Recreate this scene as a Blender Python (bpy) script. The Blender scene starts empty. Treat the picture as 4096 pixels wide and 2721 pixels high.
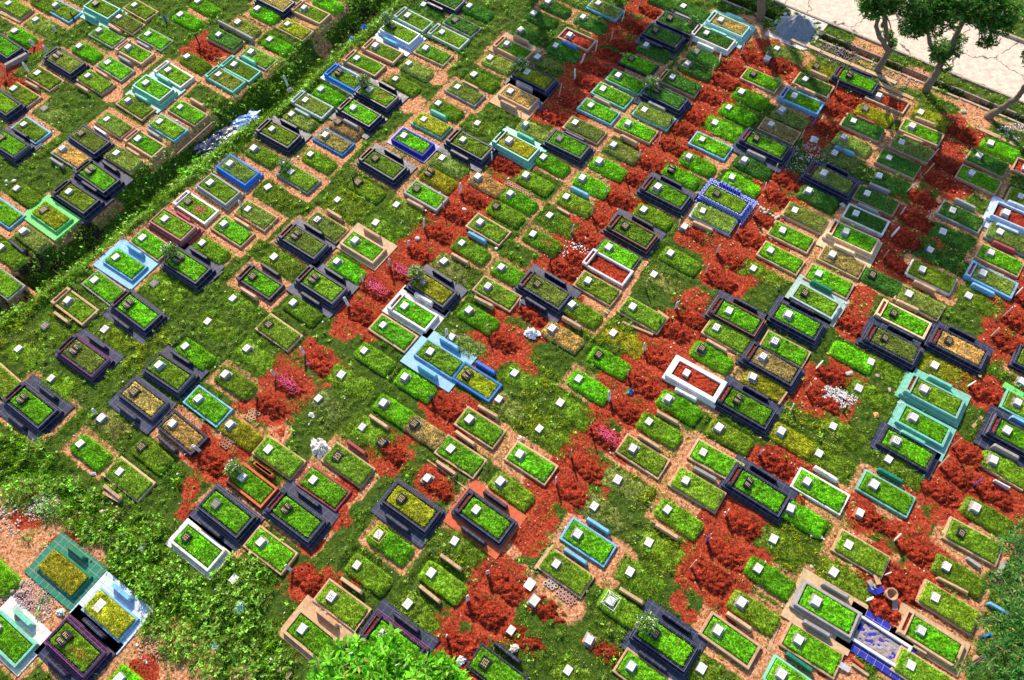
# every grave: x,y of the headstone in the detail crop, form, kerb colour, headstone, bed, extras
DATA = {
(0,0,2.24): """
70,20,K,t,w,g 330,-25,M,t,w,g 495,40,K,l,L,g 850,20,T,c,B,g,Dc+Sc 1200,35,K,t,w,g 1610,122,M,t,w,b 1065,150,K,t,p,m,Dt 320,175,G,t,p,m
125,270,M,t,w,b 885,268,K,g,p,b 1320,295,K,g,w,b,Dg -40,350,T,k,w,b,Sk 705,405,M,t,w,b 510,490,T,k,O,m,Sk+H=white_post_grave 1145,415,P,t,p,b,H+Dg
960,550,K,g,w,b,Dt 785,675,K,t,p,g,Dt 330,645,K,t,w,g,Dt 115,785,K,t,w,g,Dt 1500,615,P,w,w,g,H 1300,730,T,c,w,b,Uc+Dc+Sc=dark_teal_grave
1145,895,K,t,p,g 1425,1080,K,l,w,g,Dg 1230,1230,P,t,w,b,H+Dt 955,1060,K,t,w,m,Dw 720,1185,T,k,B,m,Sk 1040,1370,K,t,p,m 555,1325,K,g,P,n,Dg
205,1105,K,l,w,g,Dk 395,970,G,t,d,m 1672,498,M,t,w,g 1610,950,K,t,w,b,Ut -60,850,T,k,w,g,Sk 0,1225,T,k,B,b,Sk+Uk
""",
(700,0,2.24): """
200,5,M,t,w,b 735,68,M,t,w,b 830,-50,T,k,w,n,Sk 1155,60,P,t,p,g,H 1300,-25,M,t,w,b 560,190,M,t,w,m 1005,205,K,t,w,y 390,305,K,t,p,d 845,345,M,t,w,b
680,460,K,g,p,g 525,565,P,c,w,g,H+Uc=twin_mint_graves 385,655,P,c,w,m,H 1625,510,P,t,w,b,H 1465,640,P,b,O,g,H+Sl 1305,790,M,t,w,b
1165,885,P,s,w,m,H+Ds 1595,955,T,k,w,b,H+Dg+Sk 1040,1015,M,t,w,m 1460,1085,M,t,B,n 865,1145,T,k,w,g,H+Uk+Sk 1345,1205,K,b,p,n 705,1325,M,t,p,g
1210,1375,M,t,w,g 490,1460,T,b,p,m 1035,1530,K,g,w,g,H+F
""",
(1400,0,2.24): """
660,35,G,t,w,d 1070,45,M,t,w,d 1645,110,M,t,w,d 790,-60,T,k,w,d,Dk 515,125,P,s,w,g,H 380,230,T,W,B,g,Dl+SW+F=sky_blue_grave 940,170,K,g,B,d
820,275,P,s,w,g,H 225,400,P,t,p,g,H 675,425,K,t,p,b 525,560,M,t,w,m 1255,510,M,t,w,m 1530,265,G,t,p,d 1405,385,P,t,p,b,H+Ut+St 1680,510,G,t,p,m
1585,635,T,k,w,y,Sk+F+Dg 405,700,M,t,w,g 1110,660,M,t,w,g,Dt 960,770,K,g,w,m 1435,805,P,t,w,n,Dt+St+Ug=brown_bed_grave 175,790,T,k,w,x,Uk+F+Sk=flower_pot_grave 790,920,M,t,w,g
660,1060,K,c,w,y,Uc 1140,1100,G,t,w,g 1570,1110,M,t,L,m 480,1205,P,n,w,b,Sn=navy_grave 1010,1240,T,k,w,g,Dk+H+Sk 1425,1250,T,c,p,y,Uc+Sc+H=pale_mint_grave
225,1410,T,k,B,g,Uk+H+Sk 825,1410,G,t,w,m
""",
(2100,0,2.24): """
205,10,M,t,p,d 655,25,K,l,p,m 520,150,M,t,p,d 1420,45,K,g,w,d,Dg 1180,-40,M,t,w,d 400,290,K,t,p,s,Db 275,400,M,t,w,d 1300,150,T,k,B,d,St
1170,260,T,k,B,d,Sk+Uk+Dk 1085,400,M,t,p,d 1535,455,M,t,d,d 955,520,K,k,B,b 1455,565,M,t,p,d 835,670,K,c,p,b 1320,685,K,t,p,d,H
700,785,K,c,w,b,Dt 590,935,K,l,w,b 1185,800,T,k,O,d,F+Dg+Sk 1070,975,K,c,w,m 925,1100,K,t,p,b 450,1095,K,t,p,m,Dk 310,1230,T,k,d,b,Sk
795,1290,M,t,w,m,Ut 165,1400,M,t,w,b 665,1440,M,t,p,b 1590,1240,K,l,w,b 1470,1400,M,t,p,b 1705,1095,G,t,w,b
""",
(2800,0,2.24): """
190,165,T,c,w,n,Uc+Dc+Sc+H=patterned_teal_grave 60,285,T,w,w,d,Dw+H=white_tiered_grave 605,525,G,t,p,s 690,430,G,t,w,m 480,655,K,t,B,b 1045,590,G,t,B,y 950,700,K,t,w,d,Ut
1345,665,T,k,O,b,Uk+H 1615,835,K,t,p,s 375,815,M,t,w,b 260,955,M,t,w,b 850,845,P,l,w,b,H+Ut 735,980,M,t,p,m 1485,965,M,t,d,y,Dm
1380,1075,K,t,w,d 640,1110,K,t,p,n 1290,1225,M,t,p,m,Dl 510,1230,T,k,B,b,Dg+Sk+H 400,1430,M,t,p,d 1210,1365,G,t,w,m,Z 1700,1405,K,t,w,d
""",
(3296,0,2.24): """
870,1000,G,t,w,y 795,1120,P,t,p,b,Ut+Dt 700,1265,K,t,w,m 1500,1275,M,t,w,b 1390,1390,K,t,p,d 1830,1480,K,t,w,s
""",
(0,650,2.24): """
145,225,M,t,w,g 385,420,K,G,B,y,SG=bright_green_grave 610,250,T,k,w,g,H+Sk+Uk 800,65,T,k,O,b,Uk+H+Sk 205,610,M,t,p,m,Dk 0,755,M,t,w,g -40,390,K,l,w,b
1680,340,P,w,B,x,H+Dm=red_flower_grave 1470,495,T,m,w,g,Sm=maroon_grave 1270,665,K,t,w,b 1030,840,K,l,w,b,Sl+Ul=sky_platform_grave 840,1045,K,g,w,b
600,1230,P,t,p,g,H+Dt 1145,1260,T,k,O,b,H+Sk+Dk 1590,860,T,k,O,b,F+Uk+Sk 1380,1080,G,t,d,g 400,1460,G,t,d,g -60,1010,K,g,w,g
""",
(700,650,2.24): """
830,215,G,t,w,g 310,170,T,g,w,g 650,410,K,t,w,m,Dt 1455,330,G,t,w,g 1640,170,M,t,B,g 435,545,K,t,p,b=vivid_turf_grave 240,715,M,t,w,g 1275,510,K,t,p,m,Z+Ut
1080,645,T,k,O,m,H+Uk+Sk 1610,690,P,t,p,b,St+Ut 885,840,G,t,w,g 1450,885,M,t,p,b 690,1010,P,k,B,b,H+Uk+Dt 1240,1035,T,k,O,g,Uk+Dk+H+Sk 515,1215,G,t,w,g
1055,1250,M,t,w,g 290,1420,G,t,w,g 840,1445,K,t,B,g
""",
(1400,650,2.24): """
710,85,M,t,O,y 595,225,P,g,B,b,Dt 1145,125,M,t,L,n=brown_clod_grave 1575,110,M,t,p,g 1435,275,M,t,p,b 1310,385,M,t,B,g 415,375,G,t,w,g 230,535,G,t,w,g
1165,530,K,t,p,g,Dl 1000,715,M,t,w,g,Dt 840,885,G,t,p,m 1355,935,M,t,p,b 1235,1105,K,t,P,g,Dt 655,1060,T,k,d,y,F+Uk+Sk 485,1275,P,w,w,b,H+Sw+Uw=white_slab_grave
1065,1320,M,t,p,b 295,1450,K,t,w,b 1640,635,M,t,w,f
""",
(2100,650,2.24): """
515,135,M,t,p,b,Dl 370,300,M,t,w,g 220,470,G,t,w,g 1190,210,T,k,p,b,H+Uk+Sk 1065,415,M,t,w,g 1595,430,K,W,p,m,Dt 1430,575,G,t,p,s 1315,55,M,t,O,b
900,560,T,o,B,g,H+Uo+Sk=orange_trimmed_grave 750,755,K,k,p,b 655,870,P,w,-,s,H=white_soil_grave 1305,805,M,t,w,g 1155,1000,G,t,w,m 565,1055,K,t,p,g 110,1080,T,k,B,m,Uk+Dk+H+Sk
420,1270,M,t,p,g,Dt 965,1290,K,t,p,g 245,1485,M,t,P,n 790,1525,G,t,w,y
""",
(2800,650,2.24): """
290,125,M,t,w,b 155,265,T,n,B,g,Sn+Un=blue_patterned_grave 1115,90,T,k,p,m,Sk+Uk+H=navy_tiled_grave 975,250,M,t,p,d 1605,120,G,t,p,d,Dg 1500,275,K,t,p,d,Dg 1405,445,P,w,w,d 855,420,K,t,w,m
745,600,K,t,w,b 635,780,K,t,w,b 1310,615,T,y,L,b,Sy+H+Dy=cream_tiled_grave 1190,820,K,t,p,n 480,945,G,t,w,g 1070,990,K,t,w,b 1550,1000,M,t,B,d 945,1160,P,s,B,g,Ue+Ss
265,1320,T,o,w,b,Uo+H+Sk 800,1355,T,k,p,b,Uk+Sk
""",
(3296,650,2.24): """
1325,90,K,t,p,b 1160,420,K,g,w,d,Ug 1070,615,G,t,w,d 955,780,G,t,w,d 885,955,K,w,p,g,Dt 765,1175,K,t,p,m 635,1340,P,y,B,b,H+Ut 1430,985,P,l,p,m,H+Dl=blue_planter_grave
1300,1190,G,t,w,g 1500,805,K,t,p,b,Um 1580,620,K,g,p,m 1650,430,T,W,p,s,SW+UW+DW=blue_soil_grave 1770,295,K,t,w,g
""",
(0,1300,2.24): """
160,210,G,t,w,g 935,35,G,t,w,g 455,475,G,t,w,g 665,215,T,v,O,m,H+Uv+Sk=purple_trimmed_grave 190,655,T,k,O,b,H+Uk+Dk+Sk 1195,590,P,k,B,n,Dk+Sk 1420,355,T,k,L,g,Uk+Sk 1655,185,M,t,w,b
905,835,G,t,p,m 1535,875,P,k,w,n,Dk 710,1060,M,t,w,b=tall_mound_grave 1065,1310,K,t,w,g,Dt 1265,1085,M,t,B,g -70,430,K,t,w,g
""",
(700,1300,1.28): """
368,120,G,t,p,g 968,128,M,t,w,g 850,252,G,t,w,g 255,252,M,t,p,g 118,375,K,l,p,b 733,375,G,t,w,m 280,508,M,t,L,y 958,520,G,t,w,g 475,633,K,t,w,g,Dr
340,775,P,r,w,b,F+Ur=terracotta_grave 705,790,K,m,w,b 830,670,K,t,B,g,Um
""",
(1400,1300,1.28): """
520,62,G,t,p,m 410,132,K,l,w,g,Ul+Dl+Sl=blue_slab_grave 600,250,P,b,O,y,Ub=bright_blue_grave 280,265,M,t,p,b 170,398,M,t,p,b,Dt 762,380,G,r,p,m 842,245,G,t,w,g 970,530,G,t,w,g
610,480,K,t,p,b,Ut+Dt 330,505,M,t,Q,n 165,600,G,t,Q,s 515,630,K,t,w,b,Dt 870,660,K,t,p,b 770,800,M,t,p,g 395,785,G,t,p,s 262,886,T,k,B,y,Dk+Sk
""",
(2100,1300,1.28): """
378,148,M,t,B,b 275,272,M,t,w,b 180,397,G,t,w,g 77,527,G,t,w,g 735,375,M,t,p,b,Dt 635,492,M,t,w,g,Dt 555,630,K,t,p,g 475,790,G,t,w,m 915,648,K,t,w,b,Dg
825,795,K,t,p,g 995,525,M,t,p,g 905,120,M,t,Q,b 830,240,T,w,w,r,Dw=white_box_grave
""",
(2800,1300,1.28): """
85,12,K,t,P,g,Dt 385,82,K,t,P,b 325,160,T,k,P,n,H+Sk 272,265,M,t,p,y 195,378,T,k,O,b,H+Sk+Uk 418,543,M,t,L,y 685,517,G,t,w,g 612,657,G,t,w,g 552,800,K,w,p,b,Uw
250,805,T,k,O,b,H+Sk+Uk 815,322,G,t,w,g 875,190,G,r,p,g 730,120,M,t,-,b 950,62,T,k,B,m,Sk+H+Uk 895,815,K,c,p,b,Ue 968,688,G,t,w,g
""",
(3296,1300,1.28): """
645,75,T,k,B,n,H+Sk+Uk 570,205,G,t,w,y 520,325,T,c,p,g,H+Sc+Uc=bright_teal_grave 462,470,P,c,p,b,Sc+Dc 375,590,P,k,P,b,Sk 945,535,T,k,w,b,Sk+Ul+Dg+H 870,690,M,t,p,g
995,395,K,c,p,g 1015,290,G,t,p,s 1070,170,T,k,w,g
""",
(0,2021,1.28): """
500,512,K,l,f,y,SW+Ul=blue_framed_grave 325,680,T,v,O,x,Sk+Uv+Dv=purple_striped_grave 265,300,K,e,-,y,Se+Ue=dark_green_grave -30,630,P,c,w,b,Sw+Uc 950,160,P,w,B,b,Sw
-75,310,M,t,w,b 605,888,M,t,w,b
""",
(700,2021,1.28): """
206,-10,T,k,d,b,Sk+Dk 568,15,T,k,O,b,Uk+Sk+H 437,188,K,t,p,b 300,378,G,t,w,g 800,468,K,t,P,g,Ut 930,305,M,t,w,g 648,632,P,t,w,b,St+Ut=tan_slab_grave
""",
(1400,2021,1.28): """
145,150,M,t,w,b,Y 415,345,M,t,w,g,Ut 295,505,G,t,w,g,Ut 535,183,G,t,w,g 645,20,T,k,w,b,Sr+Uk+Dk+H 165,660,T,v,w,b,H+Uv+Sk 825,640,G,t,w,s 945,490,G,t,p,s 690,805,K,k,B,b,Uk
""",
(2100,2021,1.28): """
355,3,G,r,w,m 270,145,K,l,p,b,Ul+Dl=blue_edged_grave 730,20,M,t,w,g 635,190,G,t,w,g,Ut 540,340,G,t,w,g,Dt 160,300,K,t,p,g 440,490,M,t,w,g,X 330,690,G,t,p,s 220,845,G,t,w,g 545,825,K,t,L,b
668,655,T,k,B,b,F+Sk+Uk+Dk 905,835,G,t,w,g
""",
(2800,2021,1.28): """
465,15,M,t,p,b 380,172,G,t,w,g 765,200,K,t,w,g 300,322,M,t,w,b 688,342,G,t,w,g 215,498,M,t,p,g 95,640,P,t,p,b,Ut 600,490,T,g,p,b,St+Ug+Dg=grey_mosaic_grave 510,690,K,t,p,b 420,865,K,c,p,b,Ue
820,40,G,r,p,s
""",
(3296,2021,1.28): """
708,140,K,t,B,g 632,312,M,t,w,g 575,470,K,t,w,g 505,640,P,t,w,b,H+St 450,820,K,t,w,g 780,10,M,t,p,g 235,655,K,w,-,q,Sn=empty_blue_grave
""",
}
# grave markers on soil mounds: foot of the stake, colour, height, n = no mound
STAKES = {
(0,0,2.24): "300,405,w,n 500,280,w,n 665,185,k,n 1492,200,b,n 430,470,w,n 30,690,t 255,640,w,n",
(700,0,2.24): "210,395,k 1000,740,w,n",
(1400,0,2.24): "1705,975,b 1535,1090,t,n 1355,1215,g,n 1265,1420,w",
(2100,0,2.24): "1015,45,w 865,175,w 765,350,t 628,440,w 500,555,w 440,690,w 300,850,t 1730,560,w 1668,680,t 1520,800,k 1420,985,b 1195,1250,w 1015,1405,w 1300,1110,k 885,1550,t",
(2800,0,2.24): "365,465,w 565,520,w 165,550,w,n 105,670,t 1200,820,t 1120,930,t 1010,1105,b 895,1250,t,n",
(3296,0,2.24): "1095,1130,k 955,1410,w 900,1550,t",
(700,650,2.24): "1675,1055,w,p 1548,1275,w 1600,160,k,n 600,415,w,n",
(1400,650,2.24): "985,255,w 835,405,t 655,565,w 510,740,w 345,915,w,p 1515,1275,w 30,180,k,n",
(2100,650,2.24): "715,270,w 590,460,t 408,615,w 1378,570,w,n 1712,800,w 1612,975,w 1068,1115,t,n 1345,1295,w 1195,1435,g 215,900,k 355,790,t",
(2800,650,2.24): "475,465,w 320,620,w 1210,1370,w 665,95,t 575,230,w",
(3296,650,2.24): "745,245,w 685,450,w 605,645,w 905,785,b,n 1715,1175,w 1608,1360,w 1505,1545,t 530,840,t",
(0,1300,2.24): "860,800,w,n 1775,1110,w,n",
(700,1300,1.28): "657,142,w 508,250,w,p 412,368,g 122,640,w",
(1400,1300,1.28): "495,55,w,n 413,372,b 700,35,t",
(2100,1300,1.28): "605,125,w 430,380,w 330,515,t,p 522,255,t 155,800,w 230,670,t",
(2800,1300,1.28): "595,212,w 540,330,t 470,430,w,n 738,445,k,n 298,658,w",
(3296,1300,1.28): "738,305,w 590,715,t 485,795,g 765,815,b 655,615,t 855,50,t",
(700,2021,1.28): "590,330,w",
(1400,2021,1.28): "700,345,w 597,485,w 490,668,w",
(2100,2021,1.28): "845,310,t 928,180,b",
(2800,2021,1.28): "128,45,w 995,170,w 945,350,w 850,480,w",
(3296,2021,1.28): "",
}
# extra bare red soil: overview x, y, radius
SOIL = """60,1190,55 140,1270,45 25,1400,60 210,1440,30 330,1550,40 100,1310,30 870,650,40 840,690,45 790,760,45 735,830,55 680,880,60 600,930,50 640,960,40 480,1060,45 440,1130,40 430,1180,40 770,1180,60 720,1250,60 700,1320,50 800,1130,60 900,1050,60 880,1010,40
1000,1110,55 1010,950,60 960,1000,40 1180,770,50 1150,720,45 1250,770,45 1200,860,40 1120,830,40 1250,1120,60 1250,1180,60 1220,1240,50 1130,1330,55 1180,1380,45 1100,1410,55 1040,1480,40 990,1430,30
1330,1060,55 1360,1010,50 1310,1130,45 1430,920,50 1440,960,40 1400,870,30 1520,780,50 1510,830,45 1600,690,60 1560,740,45 1640,640,55 1600,560,50 1680,540,55 1730,510,60 1780,470,50
1700,1210,60 1660,1240,60 1640,1330,50 1700,1280,40 1570,1390,40 1590,1420,40 1280,620,60 1230,660,50 1300,590,50 1330,560,40 1400,480,60 1370,510,50 1440,420,50 1480,360,50 1540,310,55 1580,260,55 1600,220,50 1550,350,40
1180,390,45 1140,420,40 1080,460,50 1040,500,40 990,540,45 940,580,45 900,620,40 1260,220,45 1290,260,40 1350,170,50 1390,130,50 1420,90,50 1470,60,45 1500,30,40 1370,200,40 1650,150,60 1700,130,60 1770,130,60 1720,180,50 1600,180,40 1660,200,40 1780,160,40
1870,300,55 1880,340,40 1930,240,50 1840,230,35 2200,290,60 2170,350,55 2150,400,50 2190,440,50 2120,480,50 2090,540,50 2060,600,45 2230,330,35 1970,700,50 1960,760,50 1990,690,40 1820,420,40 1730,480,50
2330,700,60 2300,760,60 2280,800,50 2340,640,40 2200,860,45 2260,900,45 2220,870,40 2190,1080,50 2150,1130,60 2180,1180,55 2110,1200,45 2000,1190,60 2060,1220,50 2040,1330,50 2080,1380,60 2030,1400,55 2130,1340,50 2180,1030,40 2230,1090,40
1800,1060,50 1780,1080,40 1930,840,40 1900,880,45 1840,890,40 1900,930,30 30,150,35 70,110,30 20,160,45 480,100,25 1630,1450,30 1540,1440,30 1900,1540,40 1940,1500,30 1960,1440,35 830,1330,25 560,1050,30 500,1040,30 1170,1420,30"""
# bare tan or pinkish dirt: overview x, y, radius
DIRT = """30,1180,90 120,1230,70 200,1300,60 60,1330,90 20,1280,60 140,1440,90 300,1540,110 380,1500,90 450,1540,80 250,1480,70 30,1400,70 120,1180,40 560,1568,40 1200,1330,40 1260,1350,40 1180,1260,40 1300,950,20
1050,680,30 1010,700,30 1850,250,40 1800,210,40 1720,60,50 1780,100,60 1850,140,40 2250,270,50 1650,1430,50 1780,1500,60 1960,1560,50 1400,1330,40 1440,1290,40 1310,1400,50 640,1000,40 730,1100,40 2050,230,40 2240,240,40 1960,660,30
460,30,40 560,60,30 520,120,30 740,90,30 180,180,30 260,220,30 1190,250,30 950,240,40 1010,180,30 900,170,30 2000,110,50 2110,180,50 1970,60,30"""
import bpy, bmesh, math, random
import numpy as np
from mathutils import Matrix, Vector
random.seed(7); rng = np.random.default_rng(7)
SC = bpy.context.scene; COL = SC.collection
PW, PH = 4096, 2721
FPX = 3188.0; PITCH = 1.0659; YAW = -0.64494; ROLL = -0.036697; CH = 30.0
fw = Vector((0, math.cos(PITCH), -math.sin(PITCH))); rt = Vector((1, 0, 0)); up = rt.cross(fw)
r2 = math.cos(ROLL)*rt + math.sin(ROLL)*up; u2 = -math.sin(ROLL)*rt + math.cos(ROLL)*up
CAMM = Matrix((r2, u2, -fw)).transposed()
DU = Vector((math.cos(YAW), math.sin(YAW))); DV = Vector((-math.sin(YAW), math.cos(YAW)))
def P3(px, py, z=0.0):
    d = CAMM @ Vector(((px-PW/2)/FPX, -(py-PH/2)/FPX, -1))
    t = (z-CH)/d.z
    return Vector((d.x*t, d.y*t, z))
def proj(p):
    c = CAMM.transposed() @ (Vector(p) - Vector((0, 0, CH)))
    return (PW/2+FPX*c.x/-c.z, PH/2-FPX*c.y/-c.z)
def tp(t, x, y): return (t[0]+x/t[2], t[1]+y/t[2])
OV = 4096/2360.0
def ov(x, y, z=0.0): return P3(x*OV, y*OV, z)
TE = (2800, 0, 2.24); TF = (3296, 0, 2.24)
# ------------------------------------------------------------------ palette
PAL = dict(k=(.006,.010,.035), t=(.60,.40,.25), g=(.36,.36,.36), w=(.80,.80,.82), c=(.20,.60,.50), s=(.42,.58,.54), b=(.03,.22,.75), l=(.20,.52,.85), W=(.55,.72,.92),
  G=(.14,.72,.16), e=(.01,.22,.13), m=(.36,.07,.09), n=(.015,.03,.42), o=(.012,.014,.035), v=(.012,.010,.035), r=(.60,.13,.06), y=(.85,.66,.40))
CN = dict(k='black granite', t='tan kerbed', g='grey kerbed', w='white kerbed', c='mint kerbed', s='grey mint kerbed', b='blue kerbed', l='light blue kerbed', W='pale blue kerbed',
  G='bright green kerbed', e='dark green kerbed', m='maroon kerbed', n='navy kerbed', o='orange trimmed black', v='purple trimmed black', r='red kerbed', y='cream tiled')
TURF = dict(b=(.19,.50,.012), g=(.24,.40,.025), d=(.08,.26,.035), y=(.42,.43,.025), n=(.55,.42,.17), m=(.34,.42,.11), x=(.22,.40,.02), f=(.19,.40,.02), s=(.30,.05,.02), r=(.50,.08,.05), q=(.35,.35,.36))
TN = dict(b='bright turf', g='green turf', d='dark turf', y='yellowish turf', n='dry brown turf', m='scrubby turf', x='flowers in turf', f='red flowers in turf', s='bare soil', r='red gravel', q='rubble')
SN = dict(w='white stone', p='stone on plinth', f='flat white stone', B='black stone', O='open book stone', d='grey stone', L='pale blue stone', P='boldly lettered stone', Q='black plinthed stone')
# ------------------------------------------------------------------ materials
def newmat(name):
    m = bpy.data.materials.new(name); m.use_nodes = True
    nt = m.node_tree; b = nt.nodes['Principled BSDF']; return m, nt, b
def N(nt, typ, **kw):
    n = nt.nodes.new(typ)
    for k, v in kw.items():
        if k in n.inputs.keys() if hasattr(n.inputs, 'keys') else False: n.inputs[k].default_value = v
        else: setattr(n, k, v)
    return n
def noise(nt, coord, scale, detail=5, rough=.6):
    n = nt.nodes.new('ShaderNodeTexNoise'); n.inputs['Scale'].default_value = scale; n.inputs['Detail'].default_value = detail; n.inputs['Roughness'].default_value = rough
    nt.links.new(coord, n.inputs['Vector']); return n.outputs['Fac']
def ramp(nt, fac, stops):
    r = nt.nodes.new('ShaderNodeValToRGB'); cr = r.color_ramp
    while len(cr.elements) < len(stops): cr.elements.new(.5)
    for e, (p, c) in zip(cr.elements, stops):
        e.position = p; e.color = (c, c, c, 1) if isinstance(c, (int, float)) else (*c, 1)
    nt.links.new(fac, r.inputs[0]); return r.outputs[0]
def mix(nt, a, b, fac, mode='MIX'):
    m = nt.nodes.new('ShaderNodeMix'); m.data_type = 'RGBA'; m.blend_type = mode
    for s, v in ((6, a), (7, b), (0, fac)):
        if hasattr(v, 'links') or hasattr(v, 'is_linked'): nt.links.new(v, m.inputs[s])
        elif s == 0: m.inputs[0].default_value = v
        else: m.inputs[s].default_value = (*v, 1)
    return m.outputs[2]
def bump(nt, b, h, st, dist=.02):
    n = nt.nodes.new('ShaderNodeBump'); n.inputs['Strength'].default_value = st; n.inputs['Distance'].default_value = dist
    nt.links.new(h, n.inputs['Height']); nt.links.new(n.outputs[0], b.inputs['Normal'])
def geo(nt): return nt.nodes.new('ShaderNodeNewGeometry')
def objc(nt):
    o = nt.nodes.new('ShaderNodeObjectInfo'); return o
def isl(nt): return geo(nt).outputs['Random Per Island']

def mat_painted(name, rough=.8, stain=.5, tiles=False, spec=.3):
    m, nt, b = newmat(name); L = nt.links
    pos = geo(nt).outputs['Position']; oi = objc(nt)
    c = mix(nt, oi.outputs['Color'], ramp(nt, noise(nt, pos, 9, 6), [(.25, .62), (.75, 1.12)]), 1.0, 'MULTIPLY')
    c = mix(nt, c, ramp(nt, noise(nt, pos, 55, 3), [(.3, .75), (.7, 1.1)]), .6, 'MULTIPLY')
    st = ramp(nt, noise(nt, pos, 2.6, 8, .7), [(.50, 0.0), (.72, 1.0)])
    mm = nt.nodes.new('ShaderNodeMath'); mm.operation = 'MULTIPLY'; mm.inputs[1].default_value = stain; L.new(st, mm.inputs[0])
    c = mix(nt, c, (.30, .10, .045), mm.outputs[0])
    if tiles:
        tc = nt.nodes.new('ShaderNodeTexCoord'); br = nt.nodes.new('ShaderNodeTexBrick'); br.offset = 0
        br.inputs['Scale'].default_value = 1; br.inputs['Brick Width'].default_value = .3; br.inputs['Row Height'].default_value = .3; br.inputs['Mortar Size'].default_value = .008
        L.new(tc.outputs['Object'], br.inputs['Vector'])
        c = mix(nt, c, (.30, .28, .27), br.outputs['Fac'])
    L.new(c, b.inputs['Base Color']); b.inputs['Roughness'].default_value = rough; b.inputs['Specular IOR Level'].default_value = spec
    bump(nt, b, noise(nt, pos, 40, 4), .5, .01)
    return m
def mat_granite(name, tiles=True):
    m, nt, b = newmat(name); L = nt.links
    pos = geo(nt).outputs['Position']; oi = objc(nt)
    c = mix(nt, oi.outputs['Color'], ramp(nt, noise(nt, pos, 120, 2), [(.35, .5), (.7, 2.2)]), 1.0, 'MULTIPLY')
    dust = ramp(nt, noise(nt, pos, 3, 7, .7), [(.48, 0.0), (.8, .35)])
    c = mix(nt, c, (.20, .13, .10), dust)
    if tiles:
        tc = nt.nodes.new('ShaderNodeTexCoord'); br = nt.nodes.new('ShaderNodeTexBrick'); br.offset = 0
        br.inputs['Scale'].default_value = 1; br.inputs['Brick Width'].default_value = .30; br.inputs['Row Height'].default_value = .30; br.inputs['Mortar Size'].default_value = .006
        L.new(tc.outputs['Object'], br.inputs['Vector'])
        c = mix(nt, c, (.14, .15, .19), br.outputs['Fac'])
    L.new(c, b.inputs['Base Color'])
    L.new(ramp(nt, noise(nt, pos, 6, 6), [(.3, .42), (.8, .62)]), b.inputs['Roughness']); b.inputs['Specular IOR Level'].default_value = .35
    return m
def mat_pattern(name):   # printed tiles: pale rosettes on the tile colour
    m, nt, b = newmat(name); L = nt.links
    oi = objc(nt); tc = nt.nodes.new('ShaderNodeTexCoord'); pos = geo(nt).outputs['Position']
    vm = nt.nodes.new('ShaderNodeVectorMath'); vm.operation = 'MULTIPLY'; vm.inputs[1].default_value = (5, 5, 5); L.new(tc.outputs['Object'], vm.inputs[0])
    fr = nt.nodes.new('ShaderNodeVectorMath'); fr.operation = 'FRACTION'; L.new(vm.outputs[0], fr.inputs[0])
    sb = nt.nodes.new('ShaderNodeVectorMath'); sb.operation = 'SUBTRACT'; sb.inputs[1].default_value = (.5, .5, .5); L.new(fr.outputs[0], sb.inputs[0])
    sx = nt.nodes.new('ShaderNodeSeparateXYZ'); L.new(sb.outputs[0], sx.inputs[0]); cx = nt.nodes.new('ShaderNodeCombineXYZ'); L.new(sx.outputs[0], cx.inputs[0]); L.new(sx.outputs[1], cx.inputs[1])
    ln = nt.nodes.new('ShaderNodeVectorMath'); ln.operation = 'LENGTH'; L.new(cx.outputs[0], ln.inputs[0])
    rg = ramp(nt, ln.outputs['Value'], [(.0, 1.0), (.12, 0.0), (.24, 0.0), (.30, 1.0), (.36, 1.0), (.42, 0.0)])
    c = mix(nt, oi.outputs['Color'], (.62, .72, .90), rg)
    c = mix(nt, c, ramp(nt, noise(nt, pos, 9, 6), [(.25, .7), (.75, 1.1)]), 1.0, 'MULTIPLY')
    L.new(c, b.inputs['Base Color']); b.inputs['Roughness'].default_value = .35
    return m
def mat_simple(name, col, rough=.6, var=.25, scale=30, obj=False, metal=0):
    m, nt, b = newmat(name); L = nt.links; pos = geo(nt).outputs['Position']
    base = objc(nt).outputs['Color'] if obj else col
    c = mix(nt, base, ramp(nt, noise(nt, pos, scale, 5), [(.25, 1-var), (.75, 1+var*.6)]), 1.0, 'MULTIPLY')
    L.new(c, b.inputs['Base Color']); b.inputs['Roughness'].default_value = rough; b.inputs['Metallic'].default_value = metal
    return m
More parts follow.
